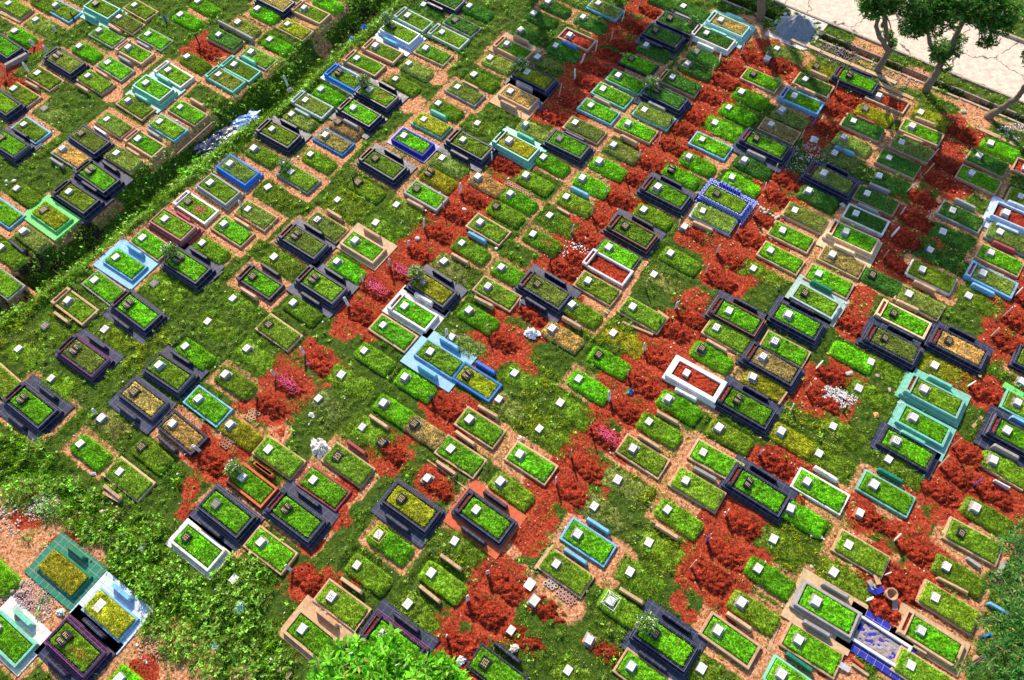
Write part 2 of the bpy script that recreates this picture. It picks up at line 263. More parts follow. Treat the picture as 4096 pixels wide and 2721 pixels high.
def mat_turf(name, ground=False, leaf=False):
    m, nt, b = newmat(name); L = nt.links
    g = geo(nt); pos = g.outputs['Position']; ri = g.outputs['Random Per Island']
    base = objc(nt).outputs['Color']
    if ground:
        at = nt.nodes.new('ShaderNodeAttribute'); at.attribute_name = 'Col'; base = at.outputs['Color']
    c = mix(nt, base, ramp(nt, ri, [(0, .40), (.4, .95), (.8, 1.4), (1, 1.9)]), 1.0, 'MULTIPLY')
    c = mix(nt, c, ramp(nt, noise(nt, pos, 2.2, 5, .65), [(.3, .60), (.7, 1.3)]), 1.0, 'MULTIPLY')
    c = mix(nt, c, ramp(nt, noise(nt, pos, 13, 4, .75), [(.36, .42), (.5, 1.1), (.64, 2.0)]), 1.0, 'MULTIPLY')
    c = mix(nt, c, (.40, .30, .10), ramp(nt, noise(nt, pos, 3.4, 6, .75), [(.56, 0.0), (.68, .6)]))
    c = mix(nt, c, ramp(nt, ri, [(.90, 0.0), (.95, .55)]), 0.0)
    dry = nt.nodes.new('ShaderNodeMath'); dry.operation = 'GREATER_THAN'; dry.inputs[1].default_value = .93; L.new(ri, dry.inputs[0])
    c = mix(nt, c, (.42, .36, .10), dry.outputs[0])
    L.new(c, b.inputs['Base Color']); b.inputs['Roughness'].default_value = .55; b.inputs['Specular IOR Level'].default_value = .25
    tr = nt.nodes.new('ShaderNodeBsdfTranslucent'); L.new(mix(nt, c, (1.15, 1.25, .5), .8, 'MULTIPLY'), tr.inputs[0])
    ms = nt.nodes.new('ShaderNodeMixShader'); ms.inputs[0].default_value = .33
    L.new(b.outputs[0], ms.inputs[1]); L.new(tr.outputs[0], ms.inputs[2]); L.new(ms.outputs[0], nt.nodes['Material Output'].inputs[0])
    return m
def mat_soil(name):
    m, nt, b = newmat(name); L = nt.links; pos = geo(nt).outputs['Position']
    c = ramp(nt, noise(nt, pos, 11, 9, .75), [(.34, (.05, .006, .006)), (.45, (.24, .024, .014)), (.56, (.48, .062, .022)), (.72, (.74, .24, .11))])
    c = mix(nt, c, ramp(nt, noise(nt, pos, .9, 4), [(.35, .75), (.65, 1.25)]), 1.0, 'MULTIPLY')
    L.new(c, b.inputs['Base Color']); b.inputs['Roughness'].default_value = .95; b.inputs['Specular IOR Level'].default_value = .1
    bump(nt, b, noise(nt, pos, 22, 8, .8), 1.0, .06)
    return m
def mat_ground(name):
    m, nt, b = newmat(name); L = nt.links; pos = geo(nt).outputs['Position']
    at = nt.nodes.new('ShaderNodeAttribute'); at.attribute_name = 'Mask'; sp = nt.nodes.new('ShaderNodeSeparateColor'); L.new(at.outputs['Color'], sp.inputs[0])
    nz = noise(nt, pos, 5, 9, .7)
    def edge(ch, lo, hi):
        a = nt.nodes.new('ShaderNodeMath'); a.operation = 'ADD'; L.new(sp.outputs[ch], a.inputs[0])
        s = nt.nodes.new('ShaderNodeMath'); s.operation = 'MULTIPLY_ADD'; s.inputs[1].default_value = 1.1; s.inputs[2].default_value = -.55; L.new(nz, s.inputs[0]); L.new(s.outputs[0], a.inputs[1])
        return ramp(nt, a.outputs[0], [(lo, 0.0), (hi, 1.0)])
    grass = ramp(nt, noise(nt, pos, 7, 8, .7), [(.3, (.012, .035, .006)), (.5, (.05, .10, .012)), (.66, (.11, .17, .02)), (.8, (.26, .20, .07))])
    soil = ramp(nt, noise(nt, pos, 10, 9, .8), [(.35, (.05, .008, .008)), (.45, (.26, .030, .016)), (.56, (.48, .075, .03)), (.70, (.74, .30, .17))])
    dirt = ramp(nt, noise(nt, pos, 9, 9, .78), [(.34, (.12, .04, .025)), (.47, (.50, .20, .09)), (.62, (.86, .52, .32))])
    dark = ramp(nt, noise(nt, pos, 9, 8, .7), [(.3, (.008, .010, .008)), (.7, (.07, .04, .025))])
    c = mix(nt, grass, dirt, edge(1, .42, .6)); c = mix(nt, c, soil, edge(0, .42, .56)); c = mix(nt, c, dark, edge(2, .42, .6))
    L.new(c, b.inputs['Base Color']); b.inputs['Roughness'].default_value = .95; b.inputs['Specular IOR Level'].default_value = .1
    bump(nt, b, noise(nt, pos, 20, 8, .8), 1.0, .05)
    return m
def mat_road(name):
    m, nt, b = newmat(name); L = nt.links; pos = geo(nt).outputs['Position']
    c = ramp(nt, noise(nt, pos, 3.5, 9, .7), [(.3, (.42, .33, .27)), (.55, (.66, .54, .45)), (.75, (.80, .70, .60))])
    v = nt.nodes.new('ShaderNodeTexVoronoi'); v.feature = 'DISTANCE_TO_EDGE'; v.inputs['Scale'].default_value = .33
    dn = nt.nodes.new('ShaderNodeTexNoise'); dn.inputs['Scale'].default_value = 1.6; dn.inputs['Detail'].default_value = 6; L.new(pos, dn.inputs['Vector'])
    ad = nt.nodes.new('ShaderNodeVectorMath'); ad.operation = 'ADD'; L.new(pos, ad.inputs[0]); L.new(dn.outputs['Color'], ad.inputs[1]); L.new(ad.outputs[0], v.inputs['Vector'])
    c = mix(nt, (.10, .08, .08), c, ramp(nt, v.outputs['Distance'], [(.004, 0.0), (.014, 1.0)]))
    sp = ramp(nt, noise(nt, pos, 6.5, 7, .85), [(.66, 0.0), (.70, .75)])
    c = mix(nt, c, (.14, .11, .10), sp)
    L.new(c, b.inputs['Base Color']); b.inputs['Roughness'].default_value = .85
    bump(nt, b, noise(nt, pos, 30, 5), .4, .01)
    return m
M = dict(paint=mat_painted('painted_concrete'), tiled=mat_painted('glazed_tile', .45, .25, True, .5), granite=mat_granite('granite'), pattern=mat_pattern('patterned_tile'),
  conc=mat_painted('rough_concrete', .9, .7), marble=mat_simple('white_marble', (.86, .86, .87), .6, .12, 14, True), ink=mat_simple('lettering_dark', (.03, .03, .05), .5), gold=mat_simple('lettering_gold', (.75, .55, .22), .4),
  gstone=mat_granite('granite_stone', False), turf=mat_turf('turf'), grass=mat_turf('grass_blades', True), soil=mat_soil('red_soil'), ground=mat_ground('ground_cover'), road=mat_road('road_concrete'),
  plain=mat_simple('plain_coloured', (.5, .5, .5), .6, .25, 25, True), bark=mat_simple('bark', (.20, .14, .11), .95, .5, 12), leaf=mat_turf('leaf'), plastic=mat_simple('plastic_sheet', (.5, .5, .5), .28, .2, 10, True), petal=mat_simple('petals', (.8, .1, .2), .6, .3, 40, True))
# ------------------------------------------------------------------ mesh helpers
class MB:
    def __init__(s): s.v = []; s.f = []; s.m = []
    def add(s, vs, fs, mi=0):
        o = len(s.v); s.v += [tuple(a) for a in vs]; s.f += [tuple(i+o for i in f) for f in fs]; s.m += [mi]*len(fs)
    def box(s, x0, x1, y0, y1, z0, z1, t=0.0, mi=0, dz=(0, 0)):
        a = dz
        vs = [(x0, y0, z0), (x1, y0, z0), (x1, y1, z0), (x0, y1, z0), (x0+t, y0+t, z1+a[0]), (x1-t, y0+t, z1+a[1]), (x1-t, y1-t, z1+a[1]), (x0+t, y1-t, z1+a[0])]
        s.add(vs, [(3, 2, 1, 0), (4, 5, 6, 7), (0, 1, 5, 4), (1, 2, 6, 5), (2, 3, 7, 6), (3, 0, 4, 7)], mi)
    def ring(s, o, i, z0, z1, mi=0, jit=0.0):   # o, i = (x0,x1,y0,y1)
        def c(r, z): return [(r[0], r[2], z), (r[1], r[2], z), (r[1], r[3], z), (r[0], r[3], z)]
        b = .012
        ob = (o[0]+b, o[1]-b, o[2]+b, o[3]-b); ib = (i[0]-b, i[1]+b, i[2]-b, i[3]+b)
        vs = c(o, z0)+c(o, z1-b)+c(ob, z1)+c(ib, z1)+c(i, z1-b)+c(i, z0)
        if jit: vs = [(x+random.uniform(-jit, jit), y+random.uniform(-jit, jit), z+(random.uniform(-jit, jit)*.6 if z > z0 else 0)) for x, y, z in vs]
        fs = []
        for k in range(5):
            for j in range(4):
                a = k*4+j; d = k*4+(j+1) % 4; fs.append((a, d, d+4, a+4))
        s.add(vs, fs, mi)
    def prism(s, pts, z0, z1, mi=0):
        n = len(pts); vs = [(p[0], p[1], z0) for p in pts]+[(p[0], p[1], z1) for p in pts]
        s.add(vs, [tuple(range(n-1, -1, -1)), tuple(range(n, 2*n))]+[(i, (i+1) % n, n+(i+1) % n, n+i) for i in range(n)], mi)
    def tube(s, pts, rad, n=6, mi=0, cap=True):
        rings = []; vs = []
        for k, p in enumerate(pts):
            p = Vector(p); q0 = Vector(pts[max(k-1, 0)]); q1 = Vector(pts[min(k+1, len(pts)-1)]); d = (q1-q0).normalized()
            a = d.cross(Vector((.3, .9, .2))).normalized(); b2 = d.cross(a); r = rad[k] if isinstance(rad, (list, tuple)) else rad
            vs += [tuple(p+r*(math.cos(t*2*math.pi/n)*a+math.sin(t*2*math.pi/n)*b2)) for t in range(n)]
        fs = [(k*n+t, k*n+(t+1) % n, (k+1)*n+(t+1) % n, (k+1)*n+t) for k in range(len(pts)-1) for t in range(n)]
        if cap: fs += [tuple(range(n-1, -1, -1)), tuple(range((len(pts)-1)*n, len(pts)*n))]
        s.add(vs, fs, mi)
    def mesh(s, name):
        me = bpy.data.meshes.new(name); me.from_pydata(s.v, [], s.f)
        if any(s.m): me.polygons.foreach_set('material_index', s.m)
        bm = bmesh.new(); bm.from_mesh(me); bmesh.ops.recalc_face_normals(bm, faces=bm.faces); bm.to_mesh(me); bm.free()
        me.update(); return me
def fastmesh(name, V, F):  # V (n,3), F (m,k) uniform polygons
    me = bpy.data.meshes.new(name); n = len(V); m, k = F.shape
    me.vertices.add(n); me.vertices.foreach_set('co', np.ascontiguousarray(V, dtype=np.float32).ravel())
    me.loops.add(m*k); me.loops.foreach_set('vertex_index', np.ascontiguousarray(F, dtype=np.int32).ravel())
    me.polygons.add(m); me.polygons.foreach_set('loop_start', np.arange(0, m*k, k, dtype=np.int32))
    try: me.polygons.foreach_set('loop_total', np.full(m, k, dtype=np.int32))
    except Exception: pass
    me.update(calc_edges=True); return me
def link(name, me, mats, parent=None, color=None, loc=None, rot=None, scale=None):
    o = bpy.data.objects.new(name, me); COL.objects.link(o)
    if me is not None and len(me.materials) == 0:
        for x in mats: me.materials.append(None)
    for i, x in enumerate(mats):
        if me.materials[i] is None or me.materials[i] != x:
            o.material_slots[i].link = 'OBJECT'; o.material_slots[i].material = x
    if parent: o.parent = parent
    if color: o.color = (*color, 1)
    if loc is not None: o.location = loc
    if rot is not None: o.rotation_euler = rot
    if scale is not None: o.scale = scale
    return o
def tag(o, label=None, cat=None, group=None, kind=None):
    if label: o['label'] = label
    if cat: o['category'] = cat
    if group: o['group'] = group
    if kind: o['kind'] = kind
    return o
def jc(c, a=.12):
    k = 1+random.uniform(-a, a); return tuple(min(1, max(0, x*k*(1+random.uniform(-a*.4, a*.4)))) for x in c)
# blades on a set of base points
def blades(base, L, Wd, lean=.6, seed=0):
    r = np.random.default_rng(seed); n = len(base)
    az = r.uniform(0, 2*np.pi, n); wa = r.uniform(0, 2*np.pi, n)
    L = L*r.uniform(.6, 1.3, n); le = r.uniform(.15, lean, n)*L*1.3
    d = np.stack([np.cos(wa), np.sin(wa), np.zeros(n)], 1)*(Wd*r.uniform(.6, 1.4, n)/2)[:, None] if np.ndim(Wd) or True else 0
    tip = base+np.stack([np.cos(az)*le, np.sin(az)*le, L], 1)
    V = np.stack([base-d, base+d, tip], 1).reshape(-1, 3); F = np.arange(3*n).reshape(-1, 3)
    return V, F
def vnoise(shape, cells, seed, octaves=4):
    r = np.random.default_rng(seed); out = np.zeros(shape); amp = 1; tot = 0
    for o in range(octaves):
        cy, cx = max(2, int(cells[0]*2**o)), max(2, int(cells[1]*2**o)); g = r.random((cy+2, cx+2))
        y = np.linspace(0, cy, shape[0]); x = np.linspace(0, cx, shape[1]); yi = y.astype(int).clip(0, cy); xi = x.astype(int).clip(0, cx)
        fy = (y-yi)[:, None]; fx = (x-xi)[None]; fy = fy*fy*(3-2*fy); fx = fx*fx*(3-2*fx)
        a = g[yi][:, xi]; b_ = g[yi][:, xi+1]; c = g[yi+1][:, xi]; d = g[yi+1][:, xi+1]
        out += amp*((a*(1-fx)+b_*fx)*(1-fy)+(c*(1-fx)+d*fx)*fy); tot += amp; amp *= .55
    return out/tot
# ------------------------------------------------------------------ turf beds (real relief + blades); variants shared between graves
CACHE = {}
def turf_mesh(x0, x1, y0, y1, z0, z1, style, seed):
    key = (round(x0, 2), round(x1, 2), round(y0, 2), round(y1, 2), z0, z1, style, seed)
    if key in CACHE: return CACHE[key]
    nx, ny = 34, 18; r = np.random.default_rng(seed*13+5)
    nz = (vnoise((nx, ny), (5, 3), seed+3, 3)-.5)*.6+(vnoise((nx, ny), (14, 8), seed+33, 2)-.5)*.75
    u = np.linspace(0, 1, nx); w = np.linspace(0, 1, ny); X, Y = np.meshgrid(x0+(x1-x0)*u, y0+(y1-y0)*w, indexing='ij')
    cx, cy = (x0+x1)/2, (y0+y1)/2
    if style == 'mound':   # raised sod block with rounded corners
        a, b = (X-cx)/(x1-x0)*2, (Y-cy)/(y1-y0)*2
        p = (np.abs(a)**9+np.abs(b)**9)**(1/9)+.0001; mx = np.maximum(np.abs(a), np.abs(b))+1e-6; s = np.where(p > 0, mx/p, 1)
        X2 = cx+(X-cx)*s*(1+.10*nz); Y2 = cy+(Y-cy)*s*(1+.16*nz)
        prof = np.clip((1-mx)*7, 0, 1)**.5; Z = z0+(z1-z0)*prof+nz*.11*prof; X, Y = X2, Y2
    elif style == 'soil':
        a, b = (X-cx)/(x1-x0)*2, (Y-cy)/(y1-y0)*2
        p = (np.abs(a)**3+np.abs(b)**3)**(1/3)+.0001; mx = np.maximum(np.abs(a), np.abs(b))+1e-6; s = mx/p
        X = cx+(X-cx)*s*(1+.25*nz); Y = cy+(Y-cy)*s*(1+.35*nz)
        prof = np.clip(1-mx**1.8, 0, 1); Z = z0+(z1-z0)*prof+nz*.34*(prof > .02)+r.uniform(-.03, .03, X.shape)*(prof > .02)
    elif style == 'low':
        a, b = (X-cx)/(x1-x0)*2, (Y-cy)/(y1-y0)*2; mx = np.maximum(np.abs(a), np.abs(b))
        prof = np.clip((1-mx)*2.2, 0, 1); X = X+nz*.2; Y = Y+nz*.2; Z = z0+(z1-z0)*prof+nz*.12*prof
    else:
        Z = np.full(X.shape, z1)+nz*.11; Z[0] = Z[-1] = z0; Z[:, 0] = Z[:, -1] = z0
        X[0] = X[1]-.001; X[-1] = X[-2]+.001; Y[:, 0] = Y[:, 1]-.001; Y[:, -1] = Y[:, -2]+.001
    V = np.stack([X, Y, Z], 2).reshape(-1, 3)
    I = np.arange(nx*ny).reshape(nx, ny); Fq = np.stack([I[:-1, :-1], I[1:, :-1], I[1:, 1:], I[:-1, 1:]], 2).reshape(-1, 4)
    if style in ('soil', 'gravel'):
        T1 = np.concatenate([Fq[:, [0, 1, 2]], Fq[:, [0, 2, 3]]]); nb = 1500 if style == 'soil' else 1400
        a, b = r.uniform(0, nx-1.001, nb), r.uniform(0, ny-1.001, nb); ai, bi = a.astype(int), b.astype(int)
        base = V.reshape(nx, ny, 3)[ai, bi]+r.normal(0, .03 if style == 'soil' else .015, (nb, 3))*[1, 1, 0]
        s = (.008+.024*r.random(nb)**2.5)[:, None] if style == 'soil' else r.uniform(.006, .016, nb)[:, None]
        tet = np.stack([base+s*np.array([-1, -.6, -.4]), base+s*np.array([1.1, -.5, -.4]), base+s*np.array([.1, 1.1, -.4]), base+s*np.array([0, .1, 1.0])], 1)
        tet = (tet+r.normal(0, .25, tet.shape)*s[:, None]).reshape(-1, 3); o = len(V); q = np.arange(nb)[:, None]*4+o
        F2 = np.concatenate([q+np.array([[0, 1, 3]]), q+np.array([[1, 2, 3]]), q+np.array([[2, 0, 3]])])
        V = np.concatenate([V, tet]); F = np.concatenate([T1, F2])
    else:
        nb = {'flat': 5200, 'mound': 5600, 'low': 3600, 'sparse': 1500, 'long': 4200}[style]
        a, b = r.uniform(0, nx-1.001, nb), r.uniform(0, ny-1.001, nb); ai, bi = a.astype(int), b.astype(int)
        if style == 'sparse': keep = nz[ai, bi] > 0; a, b, ai, bi = a[keep], b[keep], ai[keep], bi[keep]; nb = len(a)
        G = V.reshape(nx, ny, 3); fa, fb = (a-ai)[:, None], (b-bi)[:, None]
        base = G[ai, bi]*(1-fa)*(1-fb)+G[ai+1, bi]*fa*(1-fb)+G[ai, bi+1]*(1-fa)*fb+G[ai+1, bi+1]*fa*fb
        Ln = {'flat': .055, 'mound': .06, 'low': .09, 'sparse': .05, 'long': .10}[style]
        base[:, 2] -= .01
        BV, BF = blades(base, np.full(nb, Ln), .022, .9, seed+9)
        T1 = np.concatenate([Fq[:, [0, 1, 2]], Fq[:, [0, 2, 3]]]); F = np.concatenate([T1, BF+len(V)]); V = np.concatenate([V, BV])
    me = fastmesh(style+'_bed', V, F); CACHE[key] = me; return me
def flower_mesh(x0, x1, y0, y1, z, n, seed, wide=.02):
    key = ('fl', x0, x1, y0, y1, z, n, seed)
    if key in CACHE: return CACHE[key]
    r = np.random.default_rng(seed); cx, cy = (x0+x1)/2, (y0+y1)/2
    base = np.stack([cx+r.normal(0, (x1-x0)/5, n), cy+r.normal(0, (y1-y0)/6, n), z+r.uniform(0, .04, n)], 1)
    V = []; 
    for k in range(3):
        a = r.uniform(0, 6.28, n); V.append(base+np.stack([np.cos(a+k*2.1)*wide, np.sin(a+k*2.1)*wide, r.uniform(0, .02, n)], 1))
    V = np.stack(V, 1).reshape(-1, 3); me = fastmesh('petals', V, np.arange(3*n).reshape(-1, 3)); CACHE[key] = me; return me
# ------------------------------------------------------------------ headstones
def ink_lines(mb, x0, x1, y0, y1, z, n, mi, bold=False):
    for i in range(n):       # rows run along y, stacked along x
        x = x0+(x1-x0)*(i+.5)/n; h = (x1-x0)/n*(.26 if bold else .16); y = y0
        while y < y1:
            w = random.uniform(.02, .06)*(1.5 if bold else 1); e = min(y+w, y1)
            mb.add([(x-h, y, z), (x+h, y, z), (x+h, e, z), (x-h, e, z)], [(0, 1, 2, 3)], mi); y = e+random.uniform(.01, .025)
def stone_meshes(kind):
    key = ('stone', kind)
    if key in CACHE: return CACHE[key]
    body = MB(); pl = MB(); base = None
    hx, hy = .125, .15
    z = 0.0
    if kind in 'pPQr':
        base = MB(); base.box(-hx-.09, hx+.09, -hy-.09, hy+.09, -.02, .05, .008); z = .05
    if kind == 'L':
        base = MB(); base.box(-hx-.07, hx+.07, -hy-.07, hy+.07, -.02, .06, .03); z = .06
    if kind == 'O':
        body.box(-.15, .15, -.22, .22, -.04, .09, .01); body.box(-.155, -.11, -.19, .19, .09, .17, .015)
        for s in (-1, 1):
            vs = []; n = 6
            for i in range(n+1):
                y = s*(.008+.205*i/n); zz = .17+.035*math.sin(i/n*2.4)-.0*i; 
                vs += [(-.14-.012*math.sin(i/n*3.1), y, zz+.03), (.15+.015*math.sin(i/n*3.1), y, zz-.045)]
            m = len(vs); vb = [(a, b, c-.06) for a, b, c in vs]
            fs = [(2*i, 2*i+1, 2*i+3, 2*i+2) for i in range(n)]+[(m+2*i, m+2*i+2, m+2*i+3, m+2*i+1) for i in range(n)]
            fs += [(2*i, 2*i+2, m+2*i+2, m+2*i) for i in range(n)]+[(2*i+1, m+2*i+1, m+2*i+3, 2*i+3) for i in range(n)]+[(0, m, m+1, 1), (2*n, 2*n+1, m+2*n+1, m+2*n)]
            pl.add(vs+vb, fs, 0)
            for q in range(4):
                x = -.09+q*.055; za = .17+.03-(x+.14)/.29*.075+.028
                pl.add([(x-.012, s*.05, za+.006), (x+.012, s*.05, za-.001), (x+.012, s*.17, za+.004), (x-.012, s*.17, za+.011)], [(0, 1, 2, 3)], 1)
        top = .2
    elif kind in 'BdQ':
        body.box(-hx-.03, hx+.03, -hy-.03, hy+.03, z, z+.10, .01)
        pl.box(-hx-.02, hx+.02, -hy-.03, hy+.03, z+.10, z+.15, .008, 0, (.045, -.02))
        nn = 4
        for i in range(nn):
            x = -hx+.02+(2*hx-.04)*(i+.5)/nn; za = z+.15+.045-(x+hx+.02)/(2*hx+.04)*.065+.004
            for j in range(3):
                a = -.12+j*.08+random.uniform(0, .02); pl.add([(x-.011, a, za+.003), (x+.011, a, za-.003), (x+.011, a+.055, za-.003), (x-.011, a+.055, za+.003)], [(0, 1, 2, 3)], 1)
        top = z+.17
    elif kind == 'f':
        body.box(-.16, .16, -.22, .22, -.02, .07, .01); pl.box(-.15, .15, -.20, .20, .07, .09, .01); ink_lines(pl, -.1, .1, -.12, .12, .093, 4, 1); top = .1
    else:
        body.box(-hx-.02, hx+.02, -hy-.02, hy+.02, z, z+.135, .012); pl.box(-hx+.004, hx-.004, -hy+.004, hy-.004, z+.135, z+.158, .006)
        ink_lines(pl, -hx+.035, hx-.035, -hy+.05, hy-.05, z+.161, 3 if kind == 'P' else 5, 1, kind == 'P'); top = z+.155
    res = (base.mesh('plinth') if base else None, body.mesh('headstone'), pl.mesh('inscribed_plaque'), top); CACHE[key] = res; return res
def add_stone(root, kind, z, tilt=(0, 0), rbase=False):
    if kind == '-': return
    b, s, p, top = stone_meshes(kind)
    bk = kind in 'BOdQ'
    loc = (0, 0, z)
    r = (tilt[0], tilt[1], random.gauss(0, .05))
    dark = {'d': (.10, .11, .13)}.get(kind, (.012, .014, .022))
    sc = random.uniform(.95, 1.12)
    body = link('headstone', s, [M['gstone'] if bk else M['conc']], root, jc(dark if bk else (.42, .42, .44)), loc, r, (sc, sc, 1))
    lp = link('inscribed_plaque', p, [M['gstone'] if bk else M['marble'], M['gold'] if bk else M['ink']], body, jc(dark) if bk else jc(random.choice([(.84,.84,.85),(.74,.75,.78),(.80,.78,.74)]), .06))
    if b:
        c = PAL['l'] if kind == 'L' else (PAL['r'] if rbase else (.40, .37, .35))
        link('plinth', b, [M['conc']], root, jc(c), loc, r)
# ------------------------------------------------------------------ benches and monuments
def bench_mesh(L, W, H, var):
    key = ('bench', L, W, H, var)
    if key in CACHE: return CACHE[key]
    mb = MB(); t = .03 if var == 0 else .05
    c = .05
    vs = [(-L/2, -W/2, 0), (L/2, -W/2, 0), (L/2, W/2, 0), (-L/2, W/2, 0), (-L/2, -W/2+.01, H-c), (L/2, -W/2+.01, H-c), (L/2, W/2-.01, H-c), (-L/2, W/2-.01, H-c), (-L/2+t, -W/2+.02, H), (L/2-t, -W/2+.02, H), (L/2-t, W/2-.02, H), (-L/2+t, W/2-.02, H)]
    vs = [(x+random.uniform(-.008, .008), y+random.uniform(-.006, .006), z) for x, y, z in vs]
    fs = [(3, 2, 1, 0), (8, 9, 10, 11)]
    for k in (0, 4):
        for j in range(4): fs.append((k+j, k+(j+1) % 4, k+4+(j+1) % 4, k+4+j))
    mb.add(vs, fs); me = mb.mesh('bench'); CACHE[key] = me; return me
def mat_for(c, part='kerb'):
    if c in 'kov': return M['granite']
    if c in 'Ny' or c in 'WlcGemnyr' and part in ('slab', 'tier'): return M['tiled']
    return M['paint']
REG = []   # (root, world xy, look, landmark, u-extent...) for labels
FOOT = []  # footprints for grass masking: (x, y, hu0, hu1, hv, strength)
BENCH = []
CAT = dict(K='kerbed_grave', P='planter_grave', T='tiered_grave', M='turf_grave', G='overgrown_grave')
ZT = dict(K=.32, P=.36, T=.47, M=.29, G=.18)
def grave(px, py, typ, kc, st, tf, ex):
    nm = None
    if '=' in ex: ex, nm = ex.split('=')
    ex = [e for e in ex.split('+') if e]
    slab = next((e[1] for e in ex if e[0] == 'S'), None)
    up_ = next((e[1] for e in ex if e[0] == 'U'), None); dn = next((e[1] for e in ex if e[0] == 'D'), None)
    H = 'H' in ex; F_ = 'F' in ex
    zt = ZT[typ]+(.06 if slab else 0)
    p = P3(px, py, zt); seed = random.randint(0, 3); z = 0.0
    near = 1.0
    name = {'T': {'k': 'granite_grave', 'o': 'granite_grave', 'v': 'granite_grave'}.get(kc, 'tiled_grave')}.get(typ, CAT[typ])
    root = bpy.data.objects.new(name, None); COL.objects.link(root); root.empty_display_size = .3
    root.location = (p.x, p.y, 0); root.rotation_euler = (0, 0, YAW+random.gauss(0, .018 if typ != 'G' else .05))
    kcol = jc(PAL[kc]); tcol = jc(TURF[tf], .18)
    hw = .49; x0 = -.50; x1 = 1.50
    if H: x0 = -.62
    if typ == 'T': x0 -= .05; x1 = 1.52; hw = .50
    j = random.uniform(-.05, .05); x0 += j; x1 += j+random.uniform(-.06, .06)
    x0, x1 = round(x0*20)/20, round(x1*20)/20
    if slab:
        e = .34 if typ == 'K' else .17; ya = -hw-(.52 if dn else e); yb = hw+(.52 if up_ else e); sx0, sx1 = x0-.20-(.15 if typ == 'K' else 0), x1+.22
        key = ('slab', sx0, sx1, ya, yb)
        if key not in CACHE:
            mb = MB(); mb.box(sx0, sx1, ya, yb, -.05, .06, .01); CACHE[key] = mb.mesh('platform')
        pt = slab in 'nc' and kc in 'nc' and typ in 'TP' and nm and ('pattern' in nm or 'teal' in nm)
        link('platform', CACHE[key], [M['pattern'] if pt and 'pattern' in nm else (M['granite'] if slab in 'kv' else M['tiled'] if slab in 'clGeynW' else M['paint'])], root, jc(PAL[slab]) if slab != 'k' else jc((.016, .024, .060)))
        z = .06; FOOT.append((p.x, p.y, sx0, sx1, ya, yb, 0))
    kw = .08; hh = .13; zb = None
    mk = mat_for(kc, 'tier' if typ == 'T' else 'kerb')
    if nm and 'pattern' in nm and kc in 'nc': mk = M['pattern']
    if typ in 'KPT':
        if typ == 'P': kw, hh = .10, .19
        if typ == 'T': kw, hh = .085, .31
        if nm and 'white_box' in nm: kw = .2; hh = .34; x0 -= .1; x1 += .15; hw = .56
        if nm and 'empty' in nm: kw = .10
        key = ('kerb', typ, x0, x1, hw, kw, hh, z, seed if typ == 'K' else 0)
        if key not in CACHE:
            mb = MB()
            if typ == 'T':
                mb.ring((x0-.085, x1+.085, -hw-.085, hw+.085), (x0+.03, x1-.03, -hw+.03, hw-.03), z-.02, z+.16)
                mb.ring((x0, x1, -hw, hw), (x0+kw, x1-kw, -hw+kw, hw-kw), z+.16, z+hh)
            else:
                mb.ring((x0, x1, -hw, hw), (x0+kw, x1-kw, -hw+kw, hw-kw), z-.05, z+hh, 0, .012 if typ == 'K' else .004)
            CACHE[key] = mb.mesh('kerb')
        link('kerb', CACHE[key], [mk], root, kcol)
        if typ == 'T' or typ == 'P': 
            key = ('trim', typ, x0, x1, hw, hh, z)
            if kc in 'kovn' and typ == 'T':
                if key not in CACHE:
                    mb = MB(); w = .014
                    for (e, zz) in ((0, z+hh), (.085, z+.16)):
                        o = (x0-e, x1+e, -hw-e, hw+e)
                        mb.ring((o[0]-.003, o[1]+.003, o[2]-.003, o[3]+.003), (o[0]+w, o[1]-w, o[2]+w, o[3]-w), zz-.004, zz+.012)
                    CACHE[key] = mb.mesh('edge_trim')
                tc = {'k': (.16, .18, .26), 'o': (.95, .30, .04), 'v': (.42, .05, .28), 'n': (.05, .12, .75)}[kc]
                link('edge_trim', CACHE[key], [M['paint']], root, jc(tc, .05))
        a0, a1, b = x0+kw, x1-kw, hw-kw
        zb = z+hh-(.0 if typ == 'K' else .03)
        if H and 'empty' not in (nm or ''):
            key = ('planter', typ, x0, hw, z, hh)
            if key not in CACHE:
                mb = MB(); q0, q1 = x0+.004, x0+.25; zz = z+hh+.07
                mb.ring((q0, q1, -hw+.004, hw-.004), (q0+.07, q1-.06, -hw+.13, hw-.13), z+hh-.08, zz)
                mb.box(q0+.065, q1-.055, -hw+.125, hw-.125, z+.02, zz-.07, 0, 1); CACHE[key] = mb.mesh('planter')
            link('planter', CACHE[key], [mk, M['soil']], root, kcol); a0 = x0+.25
        if tf in 'sr': style = 'soilbed'
        elif tf == 'q': style = 'gravel'
        else: style = 'flat'
        if tf == 'm' and typ == 'T' and st == 'B' and slab and not H and kc == 'k' and random.random() < .0: style = 'sparse'
        zz1 = zb+{'s': -.10, 'r': -.03, 'q': -.12}.get(tf, .02 if typ != 'K' else .03)
        if style == 'flat':
            over = (.02, .045, .06, .03)[seed] if tf in 'gmdy' and typ == 'K' else .02 if typ == 'K' else 0
            me = turf_mesh(a0-over, a1+over, -b-over, b+over, z, round(zz1+over, 3), 'long' if tf == 'm' else 'flat', seed)
            link('turf_bed', me, [M['turf']], root, tcol)
        else:
            me = turf_mesh(a0, a1, -b, b, z, round(zz1, 3), 'gravel', seed)
            link('soil_bed' if tf != 'q' else 'rubble_fill', me, [M['soil'] if tf != 'q' else M['conc']], root, tcol)
        zs = zz1-.02
        if not slab: FOOT.append((p.x, p.y, x0-.05, x1+.05, -hw-.05, hw+.05, 1 if typ == 'K' else 2))
    elif typ == 'M':
